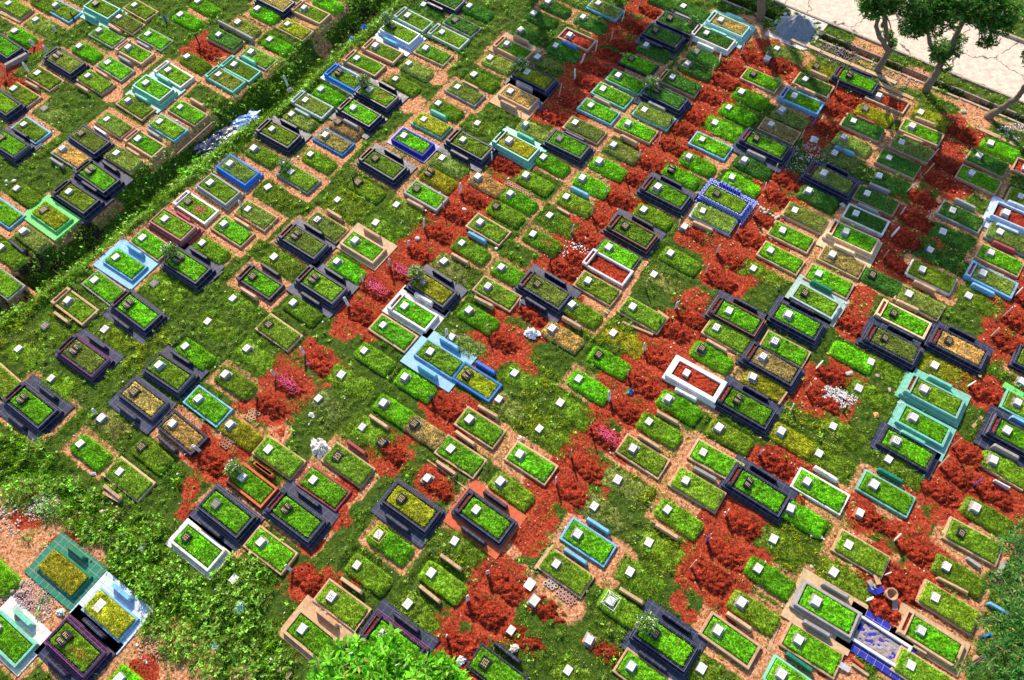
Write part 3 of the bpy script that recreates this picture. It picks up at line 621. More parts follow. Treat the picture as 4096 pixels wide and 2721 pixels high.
        if tf == 's':
            me = turf_mesh(-.35, 1.5, -.42, .42, -.06, .22, 'soil', seed); link('soil_mound', me, [M['soil']], root, tcol); zs = .14
        else:
            hh = .15
            me = turf_mesh(-.40, 1.45, -.42, .42, -.03, hh, 'mound', seed); link('turf_mound', me, [M['turf']], root, tcol); zs = hh-.02
        FOOT.append((p.x, p.y, -.45, 1.5, -.45, .45, 3))
    else:
        if tf == 's': me = turf_mesh(-.3, 1.4, -.42, .42, -.06, .14, 'soil', seed); link('soil_mound', me, [M['soil']], root, tcol)
        else: me = turf_mesh(-.55, 1.5, -.52, .52, -.02, .07, 'low', seed); link('grass_patch', me, [M['turf']], root, jc(tuple(x*.9 for x in TURF[tf]), .2))
        FOOT.append((p.x, p.y, -.2, 1.3, -.3, .3, 4)); zs = .03
    if tf in 'xf':
        col = {'x': (.75, .12, .04), 'f': (.75, .02, .03)}[tf]
        if nm and 'red_flower' in nm: col = (.80, .02, .12)
        tag(link('flowers', flower_mesh(.25, 1.35, -.33, .33, zs+.06, 500 if nm and 'red_flower' in nm else 170, seed), [M['petal']], root, col), kind='stuff')
    add_stone(root, st, zs, (random.gauss(0, .03), random.gauss(0, .03)), kc == 'r' and typ in 'GM')
    # benches
    for side, bc in ((1, up_), (-1, dn)):
        if not bc: continue
        k = bc in 'kovn'
        me = bench_mesh(.98 if not k else 1.1, .15, .30, 0 if k else 1)
        yy = side*(hw+.30 if slab else hw+.24); xx = .38+random.uniform(-.08, .12)
        bm_ = M['granite'] if bc in 'kov' else M['pattern'] if (bc in 'nc' and nm and 'pattern' in nm) else M['paint']
        if slab:
            ob = link('bench', me, [bm_], root, jc(PAL[bc]), (xx, yy, z))
        else:
            ob = link('granite_bench' if k else 'concrete_bench', me, [bm_], None, jc(PAL[bc]))
            d = DU*xx+DV*yy; ob.location = (p.x+d.x, p.y+d.y, -.01); ob.rotation_euler = (0, 0, root.rotation_euler.z+random.gauss(0, .02))
            BENCH.append((ob, root, side, bc)); FOOT.append((ob.location.x, ob.location.y, -.5, .5, -.09, .09, 5))
    if F_:
        flower_bush(root, (-.42, .05, z+(.40 if typ == 'T' else .15)))
    if 'Z' in ex or 'Y' in ex or 'X' in ex:
        mb = MB(); col = (.02, .02, .02) if 'Z' in ex else (.85, .55, .05) if 'Y' in ex else (.8, .8, .8); R_ = .26
        for a in range(4):
            x, y = R_*(1 if a in (0, 1) else -1), R_*(1 if a in (1, 2) else -1); mb.tube([(x, y, 0), (x, y, .35), (x*.6, y*.6, .52)], .011, 5)
        for zz, s in ((.06, 1), (.35, 1), (.52, .6)):
            for (ax, ay, bx, by) in ((1, -1, 1, 1), (1, 1, -1, 1), (-1, 1, -1, -1), (-1, -1, 1, -1)): mb.tube([(ax*R_*s, ay*R_*s, zz), (bx*R_*s, by*R_*s, zz)], .010, 5)
        link('wire_cage', mb.mesh('wire_cage'), [M['plain']], root, col)
    REG.append(dict(root=root, p=(p.x, p.y), typ=typ, kc=kc, st=st, tf=tf, up=up_, dn=dn, H=H, F=F_, nm=nm, px=(px, py), cage=any(e in ex for e in 'ZYX')))
def flower_bush(root, loc, s=1.0):
    n = 700; r = np.random.default_rng(random.randint(0, 999))
    th = r.uniform(0, 6.28, n); ph = r.uniform(-.2, 1.4, n); rr = r.uniform(.10, .38, n)*s
    base = np.stack([np.cos(th)*np.cos(ph)*rr, np.sin(th)*np.cos(ph)*rr, np.sin(ph)*rr+.18*s], 1)
    V, F = blades(base, np.full(n, .12*s), .05, 1.4, 3); 
    pot = MB(); pot.box(-.11, .11, -.13, .13, -.25, .04, -.02); o = link('flower_bush', fastmesh('bush', V, F), [M['leaf']], root, (.16, .34, .04), loc)
    link('pot', pot.mesh('pot'), [M['gstone']], o, (.02, .02, .03))
    k = 170; i = r.integers(0, n, k); b = base[i]*1.12+[0, 0, .06]
    Vp = np.stack([b+r.normal(0, .03, (k, 3)) for _ in range(3)], 1).reshape(-1, 3)
    tag(link('blossoms', fastmesh('blossoms', Vp, np.arange(3*k).reshape(-1, 3)), [M['petal']], o, random.choice([(.85, .82, .85), (.8, .55, .75)])), kind='stuff')
seen = []
for t, txt in DATA.items():
    for e in txt.split():
        f = e.split(',', 6)
        if len(f) < 7: f.append('')
        if '=' in f[5]: a_, b_ = f[5].split('='); f[5] = a_; f[6] = '='+b_
        q = tp(t, float(f[0]), float(f[1]))
        if any((q[0]-s[0])**2+(q[1]-s[1])**2 < 34**2 for s in seen): print('DUP', t, e); continue
        seen.append(q); grave(q[0], q[1], *f[2:7])
print('graves', len(REG))
# ------------------------------------------------------------------ soil graves with marker stakes
STK = []; MC = dict(w=(.78, .78, .80), t=(.62, .36, .22), b=(.03, .10, .55), k=(.03, .025, .03), g=(.05, .35, .05))
def stake_mesh(v, shape):
    mb = MB(); w = .055; h = .62
    if shape == 'board':     # flat board with a rounded head
        pts = [(-w, -.12), (w, -.12), (w, h-.06), (w*.6, h-.015), (0, h), (-w*.6, h-.015), (-w, h-.06)]
        n = len(pts); vs = [(.012, a, b) for a, b in pts]+[(-.012, a, b) for a, b in pts]
        mb.add(vs, [tuple(range(n)), tuple(range(2*n-1, n-1, -1))]+[(i, n+i, n+(i+1) % n, (i+1) % n) for i in range(n)])
        for i in range(4): mb.add([(.0145, -.035, .5-i*.06), (.0145, .035, .5-i*.06), (.0145, .035, .48-i*.06), (.0145, -.035, .48-i*.06)], [(0, 1, 2, 3)], 1)
    else: mb.box(-.02, .02, -.035, .035, -.12, h, .004)
    return mb.mesh('marker_board')
SM = {s: stake_mesh(0, s) for s in ('board', 'post')}
for t, txt in STAKES.items():
    for e in txt.split():
        f = e.split(','); q = tp(t, float(f[0]), float(f[1])); p = P3(q[0], q[1], .10); fl = f[3:] or ['']
        c = f[2]; board = c in 'wbg'; mnd = 'n' not in fl
        h = random.uniform(.8, 1.15) if board else random.uniform(.9, 1.3)
        rz = YAW+random.gauss(0, .3); tl = (random.gauss(0, .09), random.gauss(0, .09), rz)
        sk = dict(w=1)
        if mnd:
            root = bpy.data.objects.new('soil_grave', None); COL.objects.link(root); root.location = (p.x, p.y, 0); root.rotation_euler = (0, 0, YAW+random.gauss(0, .06))
            sd = random.randint(10, 15)
            link('soil_mound', turf_mesh(-.05, 1.7, -.46, .46, -.10, .14, 'soil', sd), [M['soil']], root, (.3, .05, .02))
            o = link('marker_board' if board else 'marker_post', SM['board' if board else 'post'], [M['plain'], M['ink']] if board else [M['plain']], root, jc(MC[c]), (0.05, 0, .06), (tl[0], tl[1], tl[2]-YAW), (1, 1.15, h))
            if 'p' in fl: tag(link('scattered_petals', flower_mesh(.1, 1.7, -.4, .4, .34, 420, 5, .024), [M['petal']], root, (.85, .10, .35)), kind='stuff')
            FOOT.append((p.x, p.y, -.1, 1.75, -.45, .45, 6))
        else:
            root = link('marker_board' if board else 'marker_post', SM['board' if board else 'post'], [M['plain'], M['ink']] if board else [M['plain']], None, jc(MC[c]), (p.x, p.y, -.02), tl, (1, 1.2, h))
        STK.append((root, c, mnd, 'p' in fl, q, board))
def leafcloud(pts_, n, size, seed, ros=9, width=.30, droop=.35):
    """rosettes of long leaves at n points; returns V, F (quads folded along the midrib)"""
    r = np.random.default_rng(seed); P_ = pts_
    V = []; out = []
    m = len(P_); ax = r.normal(0, .45, (m, 3))+np.array([0, 0, 1]); ax /= np.linalg.norm(ax, axis=1)[:, None]
    t1 = np.cross(ax, r.normal(0, 1, (m, 3))); t1 /= np.linalg.norm(t1, axis=1)[:, None]; t2 = np.cross(ax, t1); s = size*r.uniform(.65, 1.25, m)
    for k in range(ros):
        a = k*2*np.pi/ros*1.618+r.uniform(-.3, .3, m); d = np.cos(a)[:, None]*t1+np.sin(a)[:, None]*t2; el = r.uniform(.05, .9, m)[:, None]
        dd = d*np.cos(el)+ax*np.sin(el); side = np.cross(dd, ax); side /= np.linalg.norm(side, axis=1)[:, None]+1e-6; L = (s*r.uniform(.7, 1.15, m))[:, None]; w = L*width/2
        tip = P_+dd*L-ax*L*droop*.5; mid = P_+dd*L*.55+ax*L*.03; 
        out.append(np.stack([P_, mid-side*w, tip, mid+side*w], 1))
    V = np.stack(out, 1).reshape(-1, 3); return V, np.arange(len(V)).reshape(-1, 4)
# ------------------------------------------------------------------ ground rasters (5 cm cells)
RX0, RX1, RY0, RY1, RS = -34.0, 34.0, 0.0, 46.0, .05
NX, NY = int((RX1-RX0)/RS), int((RY1-RY0)/RS)
gx = RX0+(np.arange(NX)+.5)*RS; gy = RY0+(np.arange(NY)+.5)*RS
soil = np.zeros((NX, NY), np.float32); dirt = soil.copy(); dark = soil.copy(); gmask = np.ones((NX, NY), np.float32); tall = soil.copy(); hole = soil.copy(); hgt = soil.copy()
def win(x, y, R):
    a0, a1 = int((x-R-RX0)/RS), int((x+R-RX0)/RS)+1; b0, b1 = int((y-R-RY0)/RS), int((y+R-RY0)/RS)+1
    return slice(max(0, a0), max(0, min(NX, a1))), slice(max(0, b0), max(0, min(NY, b1)))
def disc(A, x, y, R, v=1.0, soft=.5):
    s = win(x, y, R); X, Y = np.meshgrid(gx[s[0]], gy[s[1]], indexing='ij')
    if X.size == 0: return
    d = np.hypot(X-x, Y-y)/R; k = np.clip((1-d)/soft, 0, 1)*v; A[s] = np.maximum(A[s], k)
def rect(A, x, y, u0, u1, v0, v1, v=1.0, soft=.15):
    R = max(abs(u0), abs(u1), abs(v0), abs(v1))*1.5+soft; s = win(x, y, R); X, Y = np.meshgrid(gx[s[0]]-x, gy[s[1]]-y, indexing='ij')
    if X.size == 0: return
    U = X*DU.x+Y*DU.y; W = X*DV.x+Y*DV.y
    d = np.minimum(np.minimum(U-u0, u1-U), np.minimum(W-v0, v1-W)); k = np.clip(d/soft+1, 0, 1)*v; A[s] = np.maximum(A[s], k)
def seglist(A, pts, R, v=1.0, soft=.5):
    for (a, b) in zip(pts[:-1], pts[1:]):
        n = max(2, int((b-a).length/(R*.25)))
        for i in range(n+1):
            q = a.lerp(b, i/n); disc(A, q.x, q.y, R, v, soft)
for e in SOIL.split():
    x, y, r = map(float, e.split(',')); p = ov(x, y); p2 = ov(x+r, y); disc(soil, p.x, p.y, (p2-p).length*1.15, 1.0, .6)
for e in DIRT.split():
    x, y, r = map(float, e.split(',')); p = ov(x, y); p2 = ov(x+r, y); disc(dirt, p.x, p.y, (p2-p).length*1.1, 1.0, .6)
cut = np.zeros((NX, NY), np.float32)
for f in FOOT:
    x, y, u0, u1, v0, v1, k = f
    if k == 6: rect(soil, x, y, u0-.15, u1+.2, v0-.12, v1+.12, .9, .6); rect(cut, x, y, u0+.1, u1-.1, v0+.05, v1-.05, 1, .1); continue
    if k in (0, 1, 2, 5): rect(cut, x, y, u0+.03, u1-.03, v0+.03, v1-.03, 1, .03)
    if k in (3,): rect(cut, x, y, u0, u1, v0, v1, .8, .1)
    if k in (1, 2) and random.random() < .62: rect(dirt, x, y, u0-.14, u1+.18, v0-.22, v1+.14, .75+.25*random.random(), .25)
    if k in (0,) and random.random() < .4: rect(dirt, x, y, u0-.1, u1+.2, v0-.1, v1+.1, .6, .3)
    if k == 3 and random.random() < .45: rect(dirt, x, y, u0-.12, u1+.12, v0-.15, v1+.15, .6, .25)
    if k == 4: rect(cut, x, y, -.12, .12, -.15, .15, 1, .05)
# the swale at the left and its tall grass
DIT = [ov(*q) for q in ((-80, 740), (0, 690), (110, 620), (215, 540), (300, 470), (400, 385), (455, 335), (540, 270), (640, 215), (700, 150), (790, 70), (850, 20), (900, -30))]
seglist(hole, DIT, 1.25, 1.0, .75); seglist(tall, DIT, 1.9, .7, .5)
seglist(tall, [ov(*q) for q in ((0, 740), (100, 690), (230, 560), (330, 480), (420, 400), (560, 320), (640, 250), (760, 140), (850, 60))], 1.0, .9, .6)
for a in ((60, 600, 1.0), (200, 530, .9), (25, 660, 1.1), (120, 600, .8), (815, 60, 1.3), (780, 90, .9), (850, 15, 1.0)): disc(dark, *ov(a[0], a[1])[:2], a[2], .85, .6)
for a in ((660, 160, 1.6), (600, 225, 1.3), (530, 350, 1.0), (470, 400, .9)): disc(tall, *ov(a[0], a[1])[:2], a[2], 1.0, .6)
# rank weeds at the lower left
WEED = [(40, 1060, 1.6), (90, 1100, 1.5), (60, 1130, 1.2), (140, 1150, 1.2), (200, 1180, 1.1), (230, 1210, 1.0), (330, 1230, 1.1), (310, 1290, 1.3), (370, 1340, 1.4), (400, 1400, 1.7), (450, 1440, 1.6), (520, 1440, 1.5), (560, 1400, 1.1), (600, 1330, 1.0), (500, 1490, 1.4), (560, 1500, 1.2), (600, 1480, .9), (350, 1400, 1.0), (420, 1480, 1.0), (620, 1540, 1.0), (500, 1300, 1.1), (560, 1350, 1.2), (300, 1120, .9), (400, 1100, .6)]
for a in WEED: disc(tall, *ov(a[0], a[1])[:2], a[2], 1.0, .4)
# yellow-green open ground between rows
YEL = [(1900, 1030, 2.2), (1850, 1000, 1.6), (1480, 1150, 2.2), (1560, 1250, 2.0), (1200, 880, 1.8), (1240, 980, 1.5), (1820, 1260, 2.0), (1900, 1290, 1.6), (780, 960, 1.4), (330, 800, 1.6), (60, 760, 1.6), (1030, 1260, 1.2), (820, 460, 1.6), (1000, 280, 1.2), (700, 180, 1.6), (1750, 650, 1.6), (1400, 780, 1.4), (640, 440, 1.5), (560, 560, 1.2), (300, 540, 1.0), (2250, 180, 1.5), (1900, 160, 1.5), (2120, 240, 1.2)]
yel = np.zeros((NX, NY), np.float32)
for a in YEL: disc(yel, *ov(a[0], a[1])[:2], a[2]*1.2, 1.0, .9)
n1 = vnoise((NX, NY), (34, 23), 11, 6).astype(np.float32); n2 = vnoise((NX, NY), (90, 60), 12, 5).astype(np.float32); n3 = vnoise((NX, NY), (9, 6), 13, 4).astype(np.float32)
n4 = vnoise((NX, NY), (330, 225), 15, 2).astype(np.float32)
soil = np.clip(soil+(n1-.5)*2.2*np.clip(soil*3, 0, 1)*(soil < .97)+(n2-.55)*1.3*np.clip(soil*3, 0, 1), 0, 1)
dens = np.clip(1.25-1.5*np.clip(soil+(n2-.5)*1.5, 0, 1)-1.25*np.clip(dirt+(n2-.5)*1.4, 0, 1), 0.0, 1)*np.clip((n1-.22)*3.2, .25, 1)*np.clip((n4-.25)*3, .3, 1)
dens = np.maximum(dens, .55*np.clip((n2*.6+n4*.4-.60)*14, 0, 1))

GX, GY = np.meshgrid(gx, gy, indexing='ij'); VV = (GX*DV.x+GY*DV.y).astype(np.float32); UU = (GX*DU.x+GY*DU.y).astype(np.float32)
del GX, GY
def UV(u, v, z=0.0): return Vector((DU.x*u+DV.x*v, DU.y*u+DV.y*v, z))
def band(v0, v1, s=.05): return np.clip(np.minimum(VV-v0, v1-VV)/s, 0, 1)
pad = P3(*tp(TE, 860, 270)); PU, PV = pad.x*DU.x+pad.y*DU.y, pad.x*DV.x+pad.y*DV.y
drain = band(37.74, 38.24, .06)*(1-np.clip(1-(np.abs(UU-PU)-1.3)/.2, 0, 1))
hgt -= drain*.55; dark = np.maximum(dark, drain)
road = np.clip((VV-39.0)/.1, 0, 1)*np.clip((43.7-VV)/.1, 0, 1)
cut = np.maximum(cut, road); cut = np.maximum(cut, band(36.7, 36.98)*(UU > -8.2)*(UU < -2.3)); cut = np.maximum(cut, drain*.8)
dirt = np.maximum(dirt, .62*band(36.9, 37.7, .3)*np.clip((n3-.42)*8, 0, 1))
rub = P3(*tp(TE, 1290, 490)); disc(dark, rub.x, rub.y, 1.0, .8, .8); rub2 = P3(*tp(TF, 640, 700)); disc(dirt, rub2.x, rub2.y, 1.1, 1, .8)
dens = dens*(1-cut)*(1-.75*np.clip(dark*1.2, 0, 1)); dens = np.maximum(dens, .8*tall*(1-cut))
hum = np.clip(1-1.4*soil-dirt, 0, 1)*(1-np.clip(cut*1.5, 0, 1))
hgt += hum*(.20*np.clip(n4-.38, 0, 1)+.05*np.clip(n2-.4, 0, 1))+tall*(1-np.clip(hole*3, 0, 1))*(.03+.22*np.clip(n2-.4, 0, 1)+.2*np.clip(n4-.4, 0, 1))*(1-np.clip(cut*1.5, 0, 1))
hgt += -.85*hole**1.2+(n3-.5)*.04+(n2-.5)*.07+np.clip(soil, 0, 1)*(n2-.4)*.16
fl = np.clip(cut*3, 0, 1); hgt = hgt*(1-fl*(drain < .05))-.03*fl*(drain < .05)
hgt[:, :] = np.where(road > .3, -.03, hgt)
def samp(A, x, y):
    i = np.clip(((x-RX0)/RS).astype(int), 0, NX-1); j = np.clip(((y-RY0)/RS).astype(int), 0, NY-1); return A[i, j]
def ground_z(x, y): return float(samp(hgt, np.array([x]), np.array([y]))[0])
# one ground sheet: fine inside the view, coarse to the horizon
xs = np.concatenate([-np.geomspace(900, 35, 22), np.arange(-33.9, 33.9, .085), np.geomspace(35, 900, 22)])
ys = np.concatenate([-np.geomspace(900, 1, 16), np.arange(.1, 45.9, .085), np.geomspace(47, 1500, 24)])
X, Y = np.meshgrid(xs, ys, indexing='ij'); ins = (X > RX0) & (X < RX1) & (Y > RY0) & (Y < RY1)
Z = np.where(ins, samp(hgt, X.ravel(), Y.ravel()).reshape(X.shape), -.03)
I = np.arange(X.size).reshape(X.shape); Fq = np.stack([I[:-1, :-1], I[1:, :-1], I[1:, 1:], I[:-1, 1:]], 2).reshape(-1, 4)
me = fastmesh('ground', np.stack([X, Y, Z], 2).reshape(-1, 3), Fq)
me.polygons.foreach_set('use_smooth', np.ones(len(Fq), dtype=bool))
at = me.color_attributes.new('Mask', 'FLOAT_COLOR', 'POINT'); xr, yr = X.ravel(), Y.ravel(); insr = ins.ravel()
ms = np.stack([np.where(insr, samp(soil, xr, yr), 0), np.where(insr, samp(dirt, xr, yr), .2), np.where(insr, samp(dark, xr, yr), 0), np.ones(len(xr))], 1).astype(np.float32)
at.data.foreach_set('color', ms.ravel())
g = link('ground', me, [M['ground']]); tag(g, 'cemetery ground of grass, red soil and trodden dirt between the graves', 'ground', None, 'structure')
# ------------------------------------------------------------------ grass: one mass of blades over the ground
def inview(x, y, mrg=60):
    px, py = [], []
    Rm = np.array(CAMM.transposed()); P = np.stack([x, y, np.full(len(x), -CH)], 1)@Rm.T
    u = PW/2+FPX*P[:, 0]/-P[:, 2]; v = PH/2-FPX*P[:, 1]/-P[:, 2]
    return (u > -mrg*2) & (u < PW+mrg*2) & (v > -mrg*3) & (v < PH+mrg*3)
NB = 2300000
bx = rng.uniform(RX0, RX1, NB); by = rng.uniform(2.2, 44, NB)
w = 1.0/(1+by/30)   # nearer ground shows finer, keep it denser
k = inview(bx, by) & (rng.random(NB) < samp(dens, bx, by)*np.clip(w*1.35, 0, 1)); bx, by = bx[k], by[k]
tl = samp(tall, bx, by); nn = samp(n1, bx, by); yl = samp(yel, bx, by); dk = samp(n2, bx, by)
q4 = samp(n4, bx, by); Ln = (.035+.16*np.clip(q4-.42, 0, 1)+.07*np.clip(nn-.3, 0, 1)+.03*yl)*(1+.6*(rng.random(len(bx)) < .06))+.14*tl*rng.random(len(bx))**1.5; Wd = .022+.016*tl+.010*rng.random(len(bx))
base = np.stack([bx, by, samp(hgt, bx, by)-.01], 1); V, F = blades(base, Ln, Wd, 1.0, 21)
gm = fastmesh('grass', V, F); del V
c0 = np.array([.22, .40, .02]); cy = np.array([.48, .52, .015]); cl = np.array([.36, .46, .14]); cdk = np.array([.035, .17, .015]); cb = np.array([.24, .62, .012])
ca = np.tile(c0, (len(bx), 1)); f = np.clip(yl*1.3*(nn+.2), 0, .85)[:, None]; ca = ca*(1-f)+cy*f
f = (np.clip((dk-.52)*6, 0, .9)*(rng.random(len(bx)) < .75))[:, None]; ca = ca*(1-f)+cl*f
f = np.clip((.47-(dk*.5+q4*.5))*7, 0, .85)[:, None]; ca = ca*(1-f)+cdk*f
f = np.clip(tl*1.1*(rng.random(len(bx))), 0, .85)[:, None]; ca = ca*(1-f)+(cb*(.35+.9*(dk[:, None]-.2)*1.2))*f
cc = np.repeat(np.concatenate([ca, np.ones((len(bx), 1))], 1), 3, 0).astype(np.float32)
at = gm.color_attributes.new('Col', 'FLOAT_COLOR', 'POINT'); at.data.foreach_set('color', cc.ravel()); del cc
go = link('grass', gm, [M['grass']]); tag(go, 'rough green grass and weeds growing between and around all the graves', 'grass', None, 'stuff'); print('blades', len(bx))
# leafy weeds: small broad leaves in a tangle over the rank ground
nw = 900000; wx = rng.uniform(RX0, RX1, nw); wy = rng.uniform(2.2, 44, nw); k = inview(wx, wy) & (rng.random(nw) < np.clip(samp(tall, wx, wy)-.25, 0, 1)*.26*(1-.85*samp(hole, wx, wy))*np.clip((samp(n2, wx, wy)-.38)*5, .05, 1)*(1-samp(cut, wx, wy))+.05*(samp(n4, wx, wy) > .60)*samp(dens, wx, wy)); wx, wy = wx[k], wy[k]
m_ = len(wx); hh_ = np.abs(rng.normal(0, .09, m_))+.03; P_ = np.stack([wx, wy, samp(hgt, wx, wy)+hh_*(1+samp(tall, wx, wy))], 1)
V, F = leafcloud(P_, 1, .10, 77, 4, .62, .3); wm = fastmesh('weeds', V, F)
c1 = np.array([.16, .42, .03])[None]*(.35+1.3*rng.random((m_, 1)))+np.array([.10, .06, .04])*rng.random((m_, 1)); cc = np.repeat(np.concatenate([c1, np.ones((m_, 1))], 1), 16, 0).astype(np.float32)
at = wm.color_attributes.new('Col', 'FLOAT_COLOR', 'POINT'); at.data.foreach_set('color', cc.ravel()); del cc
tag(link('weeds', wm, [M['grass']]), 'tangle of leafy green weeds along the swale and the lower left slope', 'weeds', None, 'stuff'); print('weeds', m_)
# soil clods and gravelly crumbs
NC = 170000
cxs = rng.uniform(RX0, RX1, NC*6); cys = rng.uniform(2.2, 44, NC*6); k = inview(cxs, cys) & (rng.random(NC*6) < (samp(soil, cxs, cys)*.8+samp(dirt, cxs, cys)*.22)*(1-np.clip(samp(cut, cxs, cys)*2, 0, 1))*.55)
cxs, cys = cxs[k], cys[k]; n = len(cxs); print('clods', n)
s = (.010+.032*rng.random(n)**3)[:, None, None]; c = np.stack([cxs, cys, samp(hgt, cxs, cys)+.004], 1)[:, None, :]
tet = np.array([[-1, -.7, -.3], [1.1, -.5, -.3], [.1, 1.1, -.3], [0, .1, .9]])[None]+rng.normal(0, .3, (n, 4, 3)); V = (c+tet*s).reshape(-1, 3)
q = np.arange(n)[:, None]*4; F = np.concatenate([q+np.array([[0, 1, 3]]), q+np.array([[1, 2, 3]]), q+np.array([[2, 0, 3]])])
tag(link('soil_clods', fastmesh('clods', V, F), [M['soil']]), 'loose clods of red earth strewn over the bare soil', 'soil clods', None, 'stuff')
# scattered litter: dry leaves and scraps
def scraps(name, n, smin, smax, col, label, cat, weight, seed):
    r = np.random.default_rng(seed); x = r.uniform(RX0, RX1, n*12); y = r.uniform(2.5, 43, n*12); k = inview(x, y) & (r.random(n*12) < weight(x, y)*.12); x, y = x[k], y[k]; m = len(x)
    s = r.uniform(smin, smax, m)[:, None, None]; a = r.uniform(0, 6.28, m)
    loc = np.stack([x, y, samp(hgt, x, y)+.045], 1)[:, None, :]
    sh = np.array([[-1, -.5, 0], [.9, -.6, .2], [1, .5, 0], [-.8, .6, .25]])[None]+r.normal(0, .2, (m, 4, 3)); ct, st_ = np.cos(a)[:, None], np.sin(a)[:, None]
    sh2 = np.stack([sh[:, :, 0]*ct-sh[:, :, 1]*st_, sh[:, :, 0]*st_+sh[:, :, 1]*ct, sh[:, :, 2]], 2); V = (loc+sh2*s).reshape(-1, 3)
    tag(link(name, fastmesh(name, V, np.arange(4*m).reshape(-1, 4)), [M['plain']], None, col), label, cat, None, 'stuff'); print(name, m)
rightish = lambda x, y: np.clip((x-2)/12, .1, 1)*np.clip((y-8)/14, .15, 1)
scraps('dry_leaves', 9000, .018, .045, (.62, .40, .18), 'tan dry leaves scattered over the ground, thickest near the trees', 'dry leaves', lambda x, y: rightish(x, y)*(.4+samp(soil, x, y)), 31)
scraps('paper_scraps', 1500, .015, .05, (.75, .76, .82), 'tiny pale scraps of paper and plastic littering the ground', 'litter', lambda x, y: np.clip(.15+samp(dirt, x, y)+.6*samp(dark, x, y)+.3*samp(tall, x, y), 0, 1), 33)
scraps('stone_chips', 5000, .012, .035, (.50, .42, .38), 'small stone and brick chips lying on the bare earth', 'stone chips', lambda x, y: np.clip(samp(dirt, x, y)+.5*samp(soil, x, y), 0, 1), 35)
# ------------------------------------------------------------------ road, kerbs, drain, strip, pad
def ubox(name, u0, u1, v0, v1, z0, z1, mat, col, label=None, cat=None, kind=None, jn=0, j=0.0, group=None):
    mb = MB(); n = jn or 1
    for i in range(n):
        a, b = u0+(u1-u0)*i/n, u0+(u1-u0)*(i+1)/n-(.012 if jn else 0); e = random.uniform(-j, j)
        mb.box(a, b, v0+e, v1+e, z0, z1+random.uniform(-j, j)*.5, .01 if z1-z0 > .05 else 0)
    o = link(name, mb.mesh(name), [mat], None, col); o.rotation_euler = (0, 0, YAW)
    if kind: tag(o, label, cat, None, kind)
    elif label: tag(o, label, cat, group)
    return o
ubox('road', -60, 60, 39.24, 43.44, -.1, .02, M['road'], (1, 1, 1), 'pale cracked concrete road', 'road', 'structure')
ubox('road_kerb', -60, 60, 39.10, 39.232, -.2, .07, M['conc'], (.42, .36, .32), 'low concrete kerb on the near side of the road', 'kerb', 'structure', 70, .01)
ubox('far_road_kerb', -60, 60, 43.448, 43.60, -.1, .16, M['conc'], (.55, .44, .36), 'raised concrete kerb along the far side of the road', 'kerb', 'structure', 70, .01)
ubox('drain_wall', PU+1.35, 30, 38.245, 38.34, -.7, .03, M['conc'], (.40, .33, .28), 'concrete wall along the road side of the open drain', 'drain wall', None, 24, .012)
ubox('drain_wall', PU+1.35, 30, 37.60, 37.735, -.7, .05, M['conc'], (.52, .40, .33), 'pale concrete lip along the grave side of the open drain', 'drain wall', None, 24, .02)
ubox('drain_wall', -40, PU-1.35, 37.60, 37.735, -.7, .05, M['conc'], (.40, .33, .28), 'concrete lip of the drain left of the grey sand heap', 'drain wall', None, 24, .02)
ubox('edging_strip', -8.2, -2.3, 36.72, 36.96, -.05, .10, M['conc'], (.66, .48, .34), 'long tan concrete strip below the drain', 'edging strip', None, 7, .015)
ubox('crossing_slab', PU-1.25, PU+1.25, PV-1.3, 39.09, -.08, .03, M['conc'], (.72, .70, .68), 'grey concrete crossing under the sand heap by the road', 'crossing slab', None)
# sand heap
n = 46; a = np.linspace(-1, 1, n); A, B = np.meshgrid(a, a, indexing='ij'); r = np.hypot(A, B); nz = vnoise((n, n), (7, 7), 41, 4)-.5
zz = 1.0*np.clip(1-r*1.15, 0, 1)**1.2*(1+1.3*nz)+.035*np.clip(1.02-r, 0, 1)
V = np.stack([A*1.25*(1+.15*nz), B*1.05*(1+.15*nz), zz], 2).reshape(-1, 3); I = np.arange(n*n).reshape(n, n); Fq = np.stack([I[:-1, :-1], I[1:, :-1], I[1:, 1:], I[:-1, 1:]], 2).reshape(-1, 4)
keep = (r < 1.0).ravel()[Fq].all(1); sd = link('sand_heap', fastmesh('sand', V, Fq[keep]), [mat_simple('sand', (.24, .28, .36), .95, .5, 14)], None, None, (pad.x, pad.y, .035)); tag(sd, 'heap of grey sand spilled beside the road', 'sand heap')
